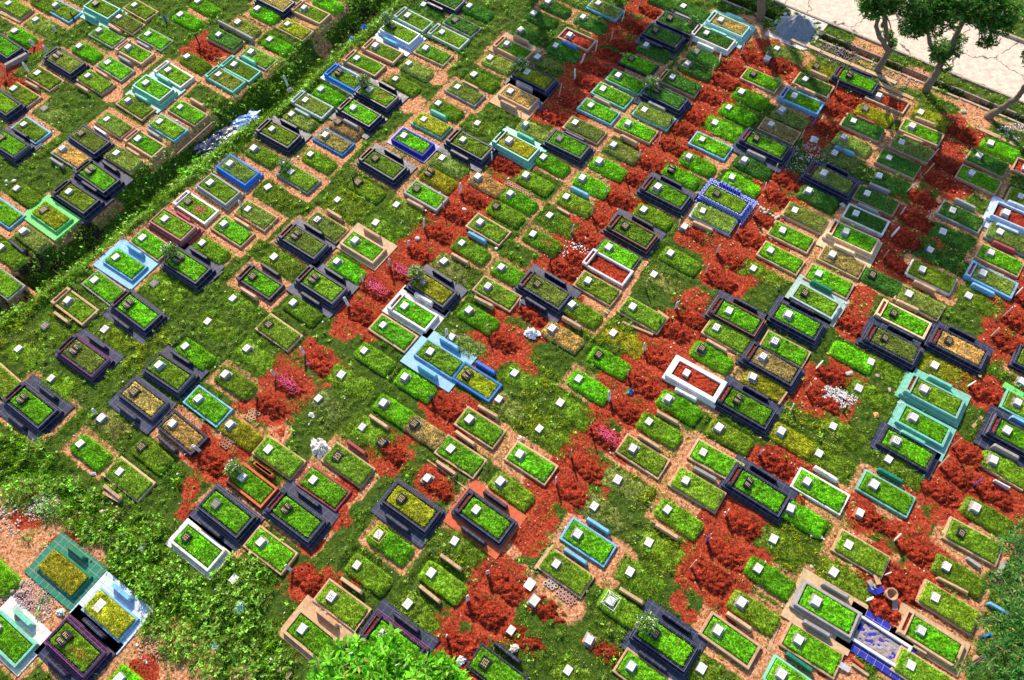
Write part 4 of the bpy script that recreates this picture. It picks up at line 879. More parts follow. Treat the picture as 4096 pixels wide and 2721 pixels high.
# ------------------------------------------------------------------ ditch litter, tarpaulin and bags
def crumple(name, q, sx, sy, h, col, label, cat, seed, rough=None, rz=None, mat='plastic', cells=(4, 4)):
    n = 30; a = np.linspace(-1, 1, n); A, B = np.meshgrid(a, a, indexing='ij'); r = (np.abs(A)**3+np.abs(B)**3)**(1/3)
    nz = vnoise((n, n), cells, seed, 3)-.5; n2_ = vnoise((n, n), cells, seed+1, 3)-.5; rd = np.abs(vnoise((n, n), (cells[0]*1.5, cells[1]*1.5), seed+2, 3)-.5)
    p = np.maximum(np.abs(A), np.abs(B))/np.maximum(r, 1e-3); X = A*p*sx*(1+1.0*nz); Y = B*p*sy*(1+1.0*n2_); Z = np.clip(1-np.maximum(np.abs(A), np.abs(B))**2, 0, 1)*h*(.35+2.6*rd)+.02
    I = np.arange(n*n).reshape(n, n); Fq = np.stack([I[:-1, :-1], I[1:, :-1], I[1:, 1:], I[:-1, 1:]], 2).reshape(-1, 4)
    p3 = P3(q[0], q[1]); z = ground_z(p3.x, p3.y)+(.25 if 'swale' in label or 'tarpaulin' in label else 0)
    o = link(name, fastmesh(name, np.stack([X, Y, Z], 2).reshape(-1, 3), Fq), [M[mat]], None, col, (p3.x, p3.y, z+.02), (0, 0, YAW+math.pi/2 if rz is None else rz)); tag(o, label, cat); return o
crumple('tarpaulin', tp((700, 0, 2.24), 370, 1200), 1.35, .75, .30, (.035, .05, .11), 'crumpled black tarpaulin lying in the swale', 'tarpaulin', 51, rz=.75, cells=(6, 4))
crumple('plastic_bag', tp((700, 0, 2.24), 590, 1020), .85, .45, .22, (.22, .38, .80), 'heap of torn blue plastic beside the black tarpaulin', 'plastic heap', 52, rz=.8)
crumple('plastic_bag', tp((700, 0, 2.24), 480, 1100), .45, .25, .15, (.70, .68, .70), 'pale torn sheet between the tarpaulin and the blue plastic', 'plastic sheet', 57, rz=.5)
mb = MB(); pa, pb = P3(*tp((700, 0, 2.24), 20, 1380), .12), P3(*tp((700, 0, 2.24), 340, 1095), .12); mb.tube([pa, pb], .035, 6); tag(link('wooden_pole', mb.mesh('pole'), [M['plain']], None, (.28, .17, .12)), 'long brown pole lying left of the black tarpaulin', 'pole')
BAGS = [((700, 0, 2.24), 1690, 235, .18, (.05, .15, .75), 'blue plastic bag in the dark upper swale'), ((700, 0, 2.24), 1585, 355, .18, (.05, .25, .8), 'second blue bag lower in the upper swale'), ((700, 0, 2.24), 1270, 540, .16, (.72, .70, .66), 'pale scrap sheet on the weeds above the mint graves'),
 ((700, 0, 2.24), 1000, 715, .2, (.70, .68, .66), 'white torn card in tall grass right of the twin mint graves'), ((2800, 0, 2.24), 1020, 1262, .24, (.80, .80, .80), 'white cloth bundle on dark red soil'), ((2800, 0, 2.24), 1070, 300, .22, (.38, .33, .32), 'grey sack beside the sand heap'),
 ((2800, 0, 2.24), 640, 125, .17, (.75, .50, .30), 'orange bundle under the dark trunk by the drain'), ((2800, 0, 2.24), 760, 135, .12, (.75, .80, .90), 'white plastic bag by the road edge'), ((3296, 0, 2.24), 435, 588, .09, (.85, .85, .75), 'pale round ball near the first tree foot'), ((3296, 0, 2.24), 1250, 1005, .12, (.85, .85, .85), 'white bag on the grass below the drain'),
 ((2100, 650, 2.24), 60, 1540, .3, (.85, .86, .90), 'large white plastic bag on red soil'), ((2100, 1300, 1.28), 540, 345, .14, (.02, .20, .70), 'bright blue plastic scrap on red soil'), ((1400, 1300, 1.28), 705, 460-0, .001, (.8, .8, .8), ''),
 ((1400, 1300, 1.28), 875, 585, .14, (.78, .55, .45), 'pinkish paper bundle at a kerb corner'), ((1400, 2021, 1.28), 565, 800, .2, (.82, .82, .86), 'white sack beside the frangipani crown'), ((1400, 2021, 1.28), 840, 735, .16, (.80, .68, .60), 'crumpled cream paper above the short black kerb'),
 ((2800, 1300, 1.28), 900, 465, .13, (.85, .40, .12), 'orange cloth scrap left of the teal graves'), ((0, 2021, 1.28), 680, 455, .14, (.75, .78, .85), 'white bag right of the blue framed grave'), ((0, 2021, 1.28), 315, 550, .17, (.70, .75, .70), 'torn pale sack left of the blue framed grave'),
 ((700, 2021, 1.28), 215, 725, .15, (.45, .62, .90), 'pale blue plastic rag in the lower weeds'), ((700, 2021, 1.28), 340, 530, .22, (.35, .60, .45), 'greenish plastic sheet in the weeds'), ((0, 2021, 1.28), 735, 218, .15, (.70, .72, .74), 'pale plastic bag on top of the weeds'), ((0, 1300, 2.24), 840, 1340, .09, (.62, .64, .72), 'grey ball below the tall turf mound'),
 ((700, 1300, 1.28), 745, 630, .42, (.66, .62, .60), 'spread of pale rubbish beside the black lettered kerb grave'), ((700, 1300, 1.28), 700, 465, .13, (.85, .85, .85), 'white crumpled bag on green grass'), ((3296, 1300, 1.28), 395, 405, .13, (.88, .88, .9), 'white bag on the patterned teal platform'),
 ((2800, 650, 2.24), 1275, 385, .12, (.72, .74, .80), 'white plastic bag by the navy tiled platform'), ((2800, 650, 2.24), 1300, 1270, .16, (.72, .72, .80), 'white plastic bag near the mint platform foot'), ((700, 1300, 1.28), 683, 200, .1, (.25, .45, .9), 'blue white carton on the red mound')]
for t, x, y, r_, c, lb in BAGS:
    if lb: crumple('plastic_bag' if 'ball' not in lb else 'ball', tp(t, x, y), r_, r_*.8, r_*.8, c, lb, 'ball' if 'ball' in lb else 'litter', int(x*7+y) % 997, rz=random.random()*3)
def rocks(name, t, pts, s, col, label, cat, group=None):
    for i, (x, y) in enumerate(pts):
        p = P3(*tp(t, x, y)); bm = bmesh.new(); bmesh.ops.create_icosphere(bm, subdivisions=2, radius=s*random.uniform(.7, 1.25))
        e = Vector((random.uniform(.8, 1.4), random.uniform(.7, 1.1), random.uniform(.5, .8)))
        for v in bm.verts: v.co = Vector((v.co.x*e.x, v.co.y*e.y, v.co.z*e.z))*(1+random.uniform(-.13, .13))
        me = bpy.data.meshes.new(name); bm.to_mesh(me); bm.free(); o = link(name, me, [M['conc']], None, jc(col), (p.x, p.y, s*.35), (0, 0, random.random()*3)); tag(o, label, cat, group)
rocks('stone', (0, 2021, 1.28), [(115, 400), (110, 452), (65, 442), (95, 572)], .13, (.45, .36, .30), 'rounded stone on bare earth right of the bottom left turf mound', 'stone', 'stones on the lower left earth')
rocks('stone', (0, 2021, 1.28), [(195, 272), (220, 240), (245, 215), (270, 195), (208, 255), (232, 228), (258, 205)], .07, (.40, .34, .32), 'small stone in the row above the dark green platform', 'stone', 'stones above the dark green platform')
rocks('stone', (700, 2021, 1.28), [(958, 598), (975, 570), (992, 550), (748, 530), (778, 548), (850, 618)], .10, (.50, .44, .40), 'rough stone edging a grave beside the wide tan slab', 'stone', 'stones edging the grave above the tan slab')
rocks('stone', (2800, 650, 2.24), [(520, 380), (545, 405), (570, 425), (600, 445), (630, 465), (655, 485), (680, 500), (610, 430), (580, 455), (700, 490), (625, 655), (650, 670), (625, 680)], .075, (.68, .56, .48), 'pale stone in the line along the fresh red mound', 'stone', 'pale stones along the red mound')
rocks('stone', (2800, 1300, 1.28), [(590, 280), (770, 250), (905, 262), (755, 252), (968, 335)], .10, (.60, .52, .46), 'pale stone lying right of the black tiered graves', 'stone', 'pale stones near the rubble')
rocks('stone', (0, 650, 2.24), [(60, 172), (128, 170), (62, 208)], .09, (.82, .80, .76), 'white stone in grass at the upper left edge', 'stone', 'white stones at the left edge')
rocks('stone', (1400, 650, 2.24), [(1635, 412), (1310, 775), (1025, 425), (605, 685)], .10, (.82, .78, .74), 'white stone at a grave corner between red mounds', 'stone', 'white stones between red mounds')
rocks('stone', (2800, 2021, 1.28), [(620, 165), (572, 155), (570, 315)], .07, (.7, .6, .55), 'small pale stone on the lower right grass', 'stone', 'small stones on the lower right grass')
# rubble heaps
def heap(name, t, x, y, R, col, label, cat, n, s, seed):
    r = np.random.default_rng(seed); p = P3(*tp(t, x, y)); a = r.uniform(0, 6.28, n); d = R*r.random(n)**.6
    X = p.x+np.cos(a)*d*1.3; Y = p.y+np.sin(a)*d*.9; c = np.stack([X, Y, samp(hgt, X, Y)+.10*(1-d/R)+.01], 1)[:, None]
    cube = np.array([[x_, y_, z_] for x_ in (-1, 1) for y_ in (-1, 1) for z_ in (-.5, .5)])[None]*(s*r.uniform(.4, 1.3, (n, 1, 1)))*r.uniform(.5, 1.2, (n, 1, 3)); ang = r.uniform(0, 3.1, n)[:, None]
    cu = np.stack([cube[:, :, 0]*np.cos(ang)-cube[:, :, 1]*np.sin(ang), cube[:, :, 0]*np.sin(ang)+cube[:, :, 1]*np.cos(ang), cube[:, :, 2]+cube[:, :, 0]*.3], 2)+c
    q = np.arange(n)[:, None]*8; F = np.concatenate([q+np.array([f]) for f in ((0, 1, 3, 2), (4, 6, 7, 5), (0, 4, 5, 1), (2, 3, 7, 6), (1, 5, 7, 3), (0, 2, 6, 4))])
    tag(link(name, fastmesh(name, cu.reshape(-1, 3), F), [M['plain']], None, col), label, cat, None, 'stuff')
heap('gravel', (0, 2021, 1.28), 120, 510, 1.0, (.50, .50, .56), 'grey blue gravel heap on the lower left earth', 'gravel', 1500, .016, 1)
heap('rubble', (0, 2021, 1.28), 790, 740, .5, (.50, .28, .20), 'brick rubble on the pinkish dirt right of the blue framed grave', 'rubble', 110, .03, 2)
heap('rubble', (2800, 0, 2.24), 1250, 470, 1.0, (.16, .13, .15), 'dark rubble and rubbish along the drain', 'rubble', 500, .03, 3)
heap('gravel', (2800, 1300, 1.28), 710, 365, .6, (.78, .76, .80), 'white gravel spill between the black graves and the teal graves', 'gravel', 900, .018, 4)
heap('rubble', (2800, 0, 2.24), 980, 1440, 1.2, (.60, .54, .58), 'pale rubble beside the navy tiled grave', 'rubble', 420, .022, 5)
heap('rubble', (2100, 650, 2.24), 500, 780, .8, (.75, .70, .68), 'pale broken rubble above the white kerbed soil grave', 'rubble', 150, .032, 6)
heap('rubble', (3296, 0, 2.24), 680, 720, .9, (.55, .38, .28), 'brown broken rubble between the first two trees', 'rubble', 260, .028, 7)
heap('rubble', (3296, 0, 2.24), 1690, 1180, .6, (.50, .50, .58), 'grey rubbish pile near the leaning tree', 'rubble', 110, .03, 8)
heap('gravel', (1400, 650, 2.24), 300, 1310-0, .01, (.5, .5, .5), 'x', 'x', 1, .001, 9) if False else None
heap('rubble', (0, 2021, 1.28), 30, 70, .8, (.55, .48, .44), 'stony rubble at the far left edge of the earth', 'rubble', 110, .035, 10)
heap('rubble', (0, 2021, 1.28), 225, 10, .6, (.72, .70, .74), 'pale lime patch at the top of the lower left earth', 'rubble', 500, .018, 11)
heap('rubble', (0, 2021, 1.28), 520, 60, .7, (.50, .38, .30), 'brown stones below the kerbed grave with pale broken kerb', 'rubble', 40, .05, 12)
# honeycomb paving blocks
def paver(t, x, y, nu, nv, col, label, hexa=True, s=.085):
    mb = MB(); p = P3(*tp(t, x, y))
    for i in range(nu):
        for j in range(nv):
            cx, cy = i*s*1.75+(j % 2)*s*.87, j*s*1.55; k = 6
            for q in range(k):
                a0, a1 = 2*math.pi*q/k, 2*math.pi*(q+1)/k; R1, R0 = s*.97, s*.55
                P = [(cx+R0*math.cos(a0), cy+R0*math.sin(a0)), (cx+R1*math.cos(a0), cy+R1*math.sin(a0)), (cx+R1*math.cos(a1), cy+R1*math.sin(a1)), (cx+R0*math.cos(a1), cy+R0*math.sin(a1))]
                mb.prism(P, 0, .06)
    tag(link('honeycomb_paver', mb.mesh('paver'), [M['conc']], None, col, (p.x, p.y, .0), (0, 0, YAW)), label, 'paving block')
paver((700, 1300, 1.28), 362, 470, 3, 4, (.62, .36, .22), 'tan honeycomb paving block on red soil')
paver((700, 1300, 1.28), 238, 610, 3, 4, (.45, .22, .15), 'dark red honeycomb paving block beside small mound')
paver((1400, 650, 2.24), 1400, 190, 10, 2, (.60, .32, .22), 'strip of round-holed brick edging beside a sloping turf grave')
paver((2100, 2021, 1.28), 105, 400, 3, 3, (.62, .55, .50), 'grey honeycomb blocks below the scrubby kerb grave')
paver((2100, 2021, 1.28), 165, 455, 5, 3, (.58, .36, .30), 'reddish honeycomb blocks below the scrubby kerb grave')
# low walls and loose beams: ends measured on the photograph
WALLS = [((700, 0, 2.24), 392, 200, 705, 365, 'g', .34, .12, 'long grey upright wall above the dark red mound'), ((0, 0, 2.24), 50, 600, 250, 490, 'g', .30, .2, 'concrete block wall at the foot of the far left granite grave'),
 ((0, 0, 2.24), 0, 110, 190, 200, 't', .10, .2, 'pale kerb slab at the upper left edge'), ((0, 0, 2.24), 980, 225, 1080, 290, 't', .25, .14, 'short tan beam under the mint topped grave'),
 ((1400, 1300, 1.28), 395, 690, 600, 840, 't', .08, .07, 'thin tan kerb left of the upright stone slab'), ((2100, 650, 2.24), 870, 1430, 1150, 1545, 't', .12, .12, 'broken tan kerb line near the lower middle'),
 ((2100, 650, 2.24), 290, 410, 400, 470, 't', .15, .12, 'short tan beam in yellow grass'), ((2100, 650, 2.24), 1190, 1330, 1290, 1400, 't', .1, .12, 'short loose tan kerb on red soil'),
 ((2100, 2021, 1.28), 50, 330, 140, 210, 't', .12, .09, 'tan kerb beam left of the light blue edged grave'), ((2100, 2021, 1.28), 280, 470, 350, 370, 't', .15, .12, 'brown kerb at the foot of the scrubby grave'), ((0, 1300, 2.24), 930, 1500, 1080, 1580, 't', .2, .16, 'pale broken beam below the kerbed grave at left'),
 ((700, 1300, 1.28), 0, 0, 1, 1, 't', .01, .01, ''), ((3296, 1300, 1.28), 775, 705, 1020, 850, 't', .12, .07, 'long brown kerb at the right edge'), ((3296, 1300, 1.28), 870, 795, 950, 838, 'w', .22, .1, 'short white beam near the right edge'),
 ((3296, 1300, 1.28), 920, 305, 1020, 365, 'G', .1, .3, 'pale green beam at the right edge'), ((3296, 1300, 1.28), 760, 525, 810, 470, 't', .08, .12, 'tan plank on rubble right of the teal graves'), ((2800, 2021, 1.28), 350, 740, 410, 590, 't', .05, .12, 'tan trodden path kerb between two rows'),
 ((3296, 2021, 1.28), 580, 370, 735, 450, 't', .25, .1, 'grey brown beam on the grass near the right'), ((3296, 2021, 1.28), 885, 380, 925, 290, 'g', .25, .16, 'grey post block under the lower right tree'), ((3296, 2021, 1.28), 840, 500, 1000, 590, 'l', .25, .12, 'light blue beam under the lower right tree'),
 ((3296, 2021, 1.28), 800, 675, 855, 660, 'b', .3, .1, 'bright blue board under the lower right tree'), ((3296, 2021, 1.28), 745, 840, 785, 770, 't', .2, .12, 'tan upright block at the lower right'), ((3296, 2021, 1.28), 455, 720, 525, 760, 't', .2, .12, 'broken terracotta beam above the lowest right grave'),
 ((3296, 2021, 1.28), 145, 780, 205, 830, 'r', .15, .12, 'loose brick beam below the empty blue grave'), ((3296, 2021, 1.28), 145, 815, 230, 875, 't', .12, .1, 'loose tan beam below the empty blue grave'), ((3296, 2021, 1.28), 730, 270, 800, 320, 'g', .15, .14, 'broken grey beam in front of the black stone grave'),
 ((700, 2021, 1.28), 300, 800, 400, 840, 'w', .12, .14, 'dirty white wooden beam at the bottom edge of the weeds'), ((700, 2021, 1.28), 505, 810, 590, 880, 't', .12, .3, 'buried pale slab beside the wide tan slab grave'), ((700, 2021, 1.28), 545, 760, 600, 830, 'l', .05, .03, 'thin blue stick by the wide tan slab grave'),
 ((1400, 2021, 1.28), 903, 128, 960, 190, 'r', .05, .05, 'reddish plank on red soil'), ((1400, 2021, 1.28), 945, 325, 1020, 215, 't', .1, .08, 'pale tan beam left of the light blue edged grave'), ((2800, 1300, 1.28), 400, 410, 445, 345, 't', .2, .1, 'short tan upright slab below the foot bench'),
 ((3296, 0, 2.24), 480, 740, 800, 890, 't', .08, .22, 'brick edging strip above the empty brown grave'), ((3296, 0, 2.24), 1370, 1140, 1790, 1330, 't', .07, .24, 'wide brick edging strip above the upper right turf mound'), ((2800, 0, 2.24), 770, 1490, 850, 1340, 'k', .25, .12, 'black bench at the foot of the granite grave'),
 ((0, 650, 2.24), 735, 545, 985, 325, 'k', .08, .2, 'black tiled step at the foot of the twin granite graves'), ((700, 650, 2.24), 200, 1170, 430, 975, 'k', .12, .12, 'black tiled step at the foot of the flower bush grave')]
for t, x0_, y0_, x1_, y1_, c, h, w_, lb in WALLS:
    if not lb: continue
    a, b = P3(*tp(t, x0_, y0_), h*.5), P3(*tp(t, x1_, y1_), h*.5); d = b-a; L_ = d.length; nseg = max(1, int(L_/.9)); mb = MB()
    for i in range(nseg): mb.box(-L_/2+L_*i/nseg, -L_/2+L_*(i+1)/nseg-.008, -w_/2+random.uniform(-.01, .01), w_/2+random.uniform(-.01, .01), 0, h+random.uniform(-.01, .01), .012 if h > .1 else .004)
    nmw = 'bench' if 'bench' in lb else 'low_wall' if 'wall' in lb else 'kerb_beam'
    tag(link(nmw, mb.mesh(nmw), [M['granite'] if c == 'k' else M['conc']], None, jc(PAL[c]), ((a.x+b.x)/2, (a.y+b.y)/2, -.02), (0, 0, math.atan2(d.y, d.x))), lb, nmw.replace('_', ' '))
# terracotta pot and blue tile scraps on the soil at the lower right
p = P3(*tp((2800, 2021, 1.28), 957, 458)); mb = MB(); mb2 = []
prof = [(.13, 0), (.17, .1), (.20, .24), (.22, .30), (.22, .33), (.185, .33), (.17, .25), (.13, .08), (.0, .06)]; ns = 20; V = []; F = []
for r_, z in prof: V += [(r_*math.cos(6.2832*k/ns), r_*math.sin(6.2832*k/ns), z) for k in range(ns)]
for i in range(len(prof)-1): F += [(i*ns+k, i*ns+(k+1) % ns, (i+1)*ns+(k+1) % ns, (i+1)*ns+k) for k in range(ns)]
mb.add(V, F); tag(link('clay_pot', mb.mesh('clay_pot'), [M['conc']], None, (.66, .42, .26), (p.x, p.y, 0.05), (.15, .1, 0)), 'round clay pot standing on red soil', 'pot')
for i, (x, y, c, lb) in enumerate([(880, 440, 'n', 'blue tile sheet left of the clay pot'), (870, 412, 'g', 'grey tile leaning on the blue tiles'), (900, 385, 't', 'tan board above the blue tiles'), (990, 515, 'g', 'grey board below the clay pot'), (912, 440, 'n', 'narrow blue tile nearest the clay pot'), (735, 832, 'w', 'white board on soil below the grey mosaic grave')]):
    q = P3(*tp((2800, 2021, 1.28), x, y)); mb = MB(); mb.box(-.18, .18, -.10, .10, 0, .03, .002); tag(link('loose_tile', mb.mesh('tile'), [M['paint']], None, PAL[c], (q.x, q.y, .12), (random.uniform(-.3, .3), random.uniform(-.3, .3), random.random()*3)), lb, 'tile')
q = P3(*tp((1400, 2021, 1.28), 920, 408)); mb = MB(); mb.box(-.16, .16, -.19, .19, 0, .012, .002); tag(link('paper_sheet', mb.mesh('paper'), [M['marble']], None, None, (q.x, q.y, .10), (.1, .05, YAW)), 'white printed sheet lying above the plinth on red soil', 'paper')
# ------------------------------------------------------------------ trees
def blobpts(blobs, n, seed, hollow=.45):
    r = np.random.default_rng(seed); tot = sum(b[3]**2 for b in blobs); out = []
    for (x, y, z, R) in blobs:
        k = max(3, int(n*R*R/tot)); d = r.normal(0, 1, (k, 3)); d /= np.linalg.norm(d, axis=1)[:, None]; out.append(np.array([x, y, z])+d*(R*(hollow+(1-hollow)*r.random(k)**.6))[:, None]*np.array([1, 1, .75]))
    return np.concatenate(out)
def tree(name, label, trunk_paths, blobs, n, size, col, seed, ros=9, width=.3, blossom=False, trunkcol=(.30, .20, .17), group=None):
    root = bpy.data.objects.new(name, None); COL.objects.link(root); b0 = trunk_paths[0][0][0]; root.location = (b0[0], b0[1], 0); off = Vector((b0[0], b0[1], 0))
    mb = MB()
    for pts, rad in trunk_paths:
        P_ = [Vector(p)-off for p in pts]; S = []; Rr = []
        for i in range(len(P_)-1):
            for k in range(4):
                S.append(P_[i].lerp(P_[i+1], k/4)+Vector((random.uniform(-1, 1), random.uniform(-1, 1), random.uniform(-1, 1)))*rad[0]*.16); Rr.append((rad[i]+(rad[i+1]-rad[i])*k/4)*random.uniform(.92, 1.1))
        S.append(P_[-1]); Rr.append(rad[-1]); mb.tube(S, Rr, 10)
    # twigs from the last trunk points to the blobs
    ends = [Vector(p[0][-1])-off for p in trunk_paths]
    for b in blobs:
        c = Vector(b[:3])-off; e = min(ends, key=lambda q: (q-c).length)
        for k in range(3):
            t_ = c+Vector((random.uniform(-1, 1), random.uniform(-1, 1), random.uniform(-.5, .7)))*b[3]*.7; mb.tube([e, e.lerp(t_, .5)+Vector((random.uniform(-.1, .1), random.uniform(-.1, .1), .05)), t_], [.05, .035, .015], 5)
    tm = mb.mesh('trunk'); tm.polygons.foreach_set('use_smooth', [True]*len(tm.polygons)); link('trunk', tm, [M['bark']], root)
    pts = blobpts([(b[0]-off.x, b[1]-off.y, b[2], b[3]) for b in blobs], n, seed); V, F = leafcloud(pts, n, size, seed, ros, width)
    link('crown', fastmesh('crown', V, F), [M['leaf']], root, col)
    if blossom:
        r = np.random.default_rng(seed+1); i = r.integers(0, len(pts), 40); b = pts[i]+np.array([0, 0, size*.5]); b += r.normal(0, .05, b.shape)
        Vp = np.stack([b+r.normal(0, .04, b.shape) for _ in range(3)], 1).reshape(-1, 3); tag(link('blossoms', fastmesh('blossoms', Vp, np.arange(len(Vp)).reshape(-1, 3)), [M['petal']], root, (.85, .84, .80)), kind='stuff')
    tag(root, label, 'tree', group); return root
def fp(x, y, z): return P3(*tp(TF, x, y), z)
LC = (.060, .22, .022)
def bl(l): return [(*fp(x, y, z), r) for x, y, z, r in l]
tree('street_tree', 'leftmost of the three leaning trees along the drain', [([fp(470, 650, -.1), fp(520, 560, .7), fp(590, 460, 1.4), fp(500, 340, 2.2), fp(465, 240, 2.9), fp(490, 150, 3.5), fp(520, 60, 4.0)], [.20, .16, .14, .11, .10, .08, .06])],
  bl([(440, 90, 4.0, .50), (400, 10, 4.4, .6), (540, 60, 4.3, .55), (620, 20, 4.6, .6), (520, -60, 4.8, .8), (560, 290, 1.9, .28), (590, 370, 1.6, .33), (600, 430, 1.5, .2), (520, 250, 2.4, .18), (380, 60, 4.2, .3), (440, 150, 3.7, .25)]), 560, .20, LC, 3, 9, .32, True)
tree('street_tree', 'middle tree with forked trunk and broad crown over the road', [([fp(905, 830, -.1), fp(950, 740, .6), fp(1020, 640, 1.2), fp(1045, 560, 1.7)], [.24, .20, .17, .15]), ([fp(1045, 560, 1.7), fp(990, 480, 2.2), fp(950, 390, 2.8), fp(930, 300, 3.3), fp(900, 200, 3.9)], [.13, .11, .10, .08, .06]), ([fp(1045, 560, 1.7), fp(1130, 450, 2.4), fp(1160, 360, 3.0), fp(1220, 250, 3.7), fp(1300, 120, 4.5), fp(1420, 40, 5.0)], [.14, .13, .12, .10, .08, .05])],
  bl([(760, 230, 4.0, .5), (820, 280, 3.8, .45), (900, 230, 4.0, .6), (980, 260, 3.9, .5), (820, 140, 4.4, .7), (950, 120, 4.5, .8), (700, 60, 4.7, .6), (1060, 60, 4.8, .8), (880, 20, 4.9, .8), (1180, 120, 4.8, .55), (1280, 60, 5.0, .8), (1420, 90, 5.0, .8), (1540, 130, 4.9, .75), (1600, 240, 4.6, .5), (1480, 250, 4.5, .5), (1440, 390, 3.9, .32), (1500, 380, 3.9, .3), (1550, 60, 5.2, .9), (1680, 130, 5.0, .6), (1350, 150, 4.7, .5), (1150, 220, 4.2, .35),
      (1010, 430, 2.6, .35), (1080, 420, 2.7, .4), (1020, 520, 2.2, .38), (1100, 500, 2.3, .35), (1180, 470, 2.4, .25), (1230, 340, 3.2, .25), (1200, 400, 2.8, .25), (1080, 610, 1.6, .25), (1130, -40, 5.2, .8), (1450, -40, 5.5, .9)]), 2000, .21, LC, 5, 9, .30, True)
tree('street_tree', 'rightmost tree leaning out of the picture over the road', [([fp(1460, 1060, -.1), fp(1540, 1000, .5), fp(1640, 940, 1.0), fp(1720, 890, 1.5), fp(1770, 820, 2.0), fp(1830, 740, 2.7), fp(1880, 640, 3.4)], [.21, .17, .15, .13, .12, .10, .07])],
  bl([(1980, 500, 4.3, .9), (2080, 420, 4.6, 1.0), (1990, 620, 3.9, .7)]), 500, .21, LC, 7, 9, .3)
tree('roadside_tree', 'dark bare trunk at the top edge beside the drain', [([P3(*tp(TE, 540, 175), -.1), P3(*tp(TE, 545, 90), .7), P3(*tp(TE, 550, 0), 1.5), P3(*tp(TE, 560, -140), 2.8), P3(*tp(TE, 575, -320), 4.2)], [.24, .21, .20, .18, .14])],
  [(*(P3(*tp(TE, 575+a, -420+b), 5.2)), r) for a, b, r in ((0, 0, 1.3), (-180, 40, 1.0), (170, 20, 1.1), (40, -160, 1.3), (-260, -60, 1.0))], 900, .24, (.04, .14, .02), 9, 8, .3)
TD = (2100, 0, 2.24); dp = lambda x, y, z: P3(*tp(TD, x, y), z)
tree('sapling', 'young sapling with broad leaves beside the white tiered grave', [([dp(1465, 425, -.1), dp(1480, 360, .5), dp(1490, 280, 1.1), dp(1495, 220, 1.5)], [.035, .03, .025, .015])], [(*dp(1490, 190, 1.6), .25), (*dp(1440, 215, 1.5), .18), (*dp(1545, 200, 1.6), .2), (*dp(1490, 240, 1.4), .15)], 22, .24, (.045, .20, .03), 13, 6, .42)
# frangipani at the bottom edge, seen from above
TB = (1400, 2021, 1.28); bp = lambda x, y, z: P3(*tp(TB, x, y), z)
r0 = bp(130, 980, 3.0)
tree('frangipani_tree', 'bright green frangipani crown at the bottom edge', [([(r0.x, r0.y, -.1), (r0.x+.1, r0.y+.05, 1.2), (r0.x, r0.y, 2.4), (r0.x-.2, r0.y+.3, 3.0)], [.22, .18, .15, .10]), ([(r0.x, r0.y, 2.4), (r0.x+.8, r0.y+.2, 3.0)], [.12, .06])],
  [(*bp(x, y, z), r) for x, y, z, r in ((60, 800, 3.3, .62), (170, 760, 3.3, .6), (0, 860, 3.2, .7), (150, 870, 3.5, .7), (280, 850, 3.2, .6), (370, 830, 3.1, .5), (440, 810, 3.0, .4), (480, 880, 3.0, .5), (-70, 800, 3.1, .55), (-120, 880, 3.0, .6), (550, 900, 2.8, .4), (90, 960, 3.6, .9), (330, 950, 3.3, .8), (200, 715, 3.1, .35), (60, 735, 3.1, .4), (-50, 745, 3.1, .3), (-130, 950, 3.0, .7))], 430, .34, (.16, .52, .02), 17, 12, .27, True)
# feathery tree at the lower right edge
TR = (3296, 2021, 1.28); rp = lambda x, y, z: P3(*tp(TR, x, y), z)
r1 = rp(1130, 640, 2.2)
tree('palm_leaved_tree', 'dark feathery-leaved tree at the lower right edge', [([(r1.x, r1.y, -.1), (r1.x-.1, r1.y, 1.0), (r1.x-.2, r1.y+.1, 2.0)], [.18, .14, .10])],
  [(*rp(x, y, z), r) for x, y, z, r in ((970, 200, 2.0, .40), (930, 380, 1.9, .38), (860, 400, 1.7, .3), (960, 460, 2.0, .42), (1000, 330, 2.2, .40), (1000, 560, 2.3, .45), (930, 600, 2.0, .35), (820, 590, 1.6, .25), (980, 700, 2.3, .45), (880, 740, 1.9, .38), (960, 820, 2.2, .5), (870, 860, 1.9, .4), (760, 860, 1.5, .25), (1040, 640, 2.4, .6), (1050, 450, 2.4, .5), (1030, 800, 2.3, .6), (820, 700, 1.6, .22), (700, 840, 1.3, .18), (1000, 130, 1.8, .3))], 420, .27, (.065, .22, .035), 19, 13, .16)
# trees beyond the road whose shade falls over the upper graves
def shade_tree(u, v, h, R, seed, label):
    b = UV(u, v); r = random.Random(seed); bl_ = [(b.x+r.uniform(-1, 1)*R*.75, b.y+r.uniform(-1, 1)*R*.75, h+r.uniform(-.3, .3)*R, R*r.uniform(.35, .6)) for _ in range(9)]
    tree('shade_tree', label, [([(b.x, b.y, -.1), (b.x+.2, b.y, h*.5), (b.x, b.y+.1, h*.85)], [.3, .24, .14])], bl_, 1500, .30, (.05, .17, .02), seed, 8, .34)
for i, (x, y, h, R) in enumerate(((.6, 43.5, 9.0, 2.3), (5.0, 45.0, 9.5, 2.6), (11.9, 46.8, 8.0, 1.7), (12.6, 46.2, 19.0, 3.0), (10.8, 48.0, 17.0, 1.9))):
    shade_tree(x*DU.x+y*DU.y, x*DV.x+y*DV.y, h, R, 60+i, ['leafy tree beyond the top edge, first from the left', 'leafy tree beyond the top edge, second from the left', 'low tree beyond the road', 'very tall tree beyond the road', 'tall slim tree beyond the road'][i])
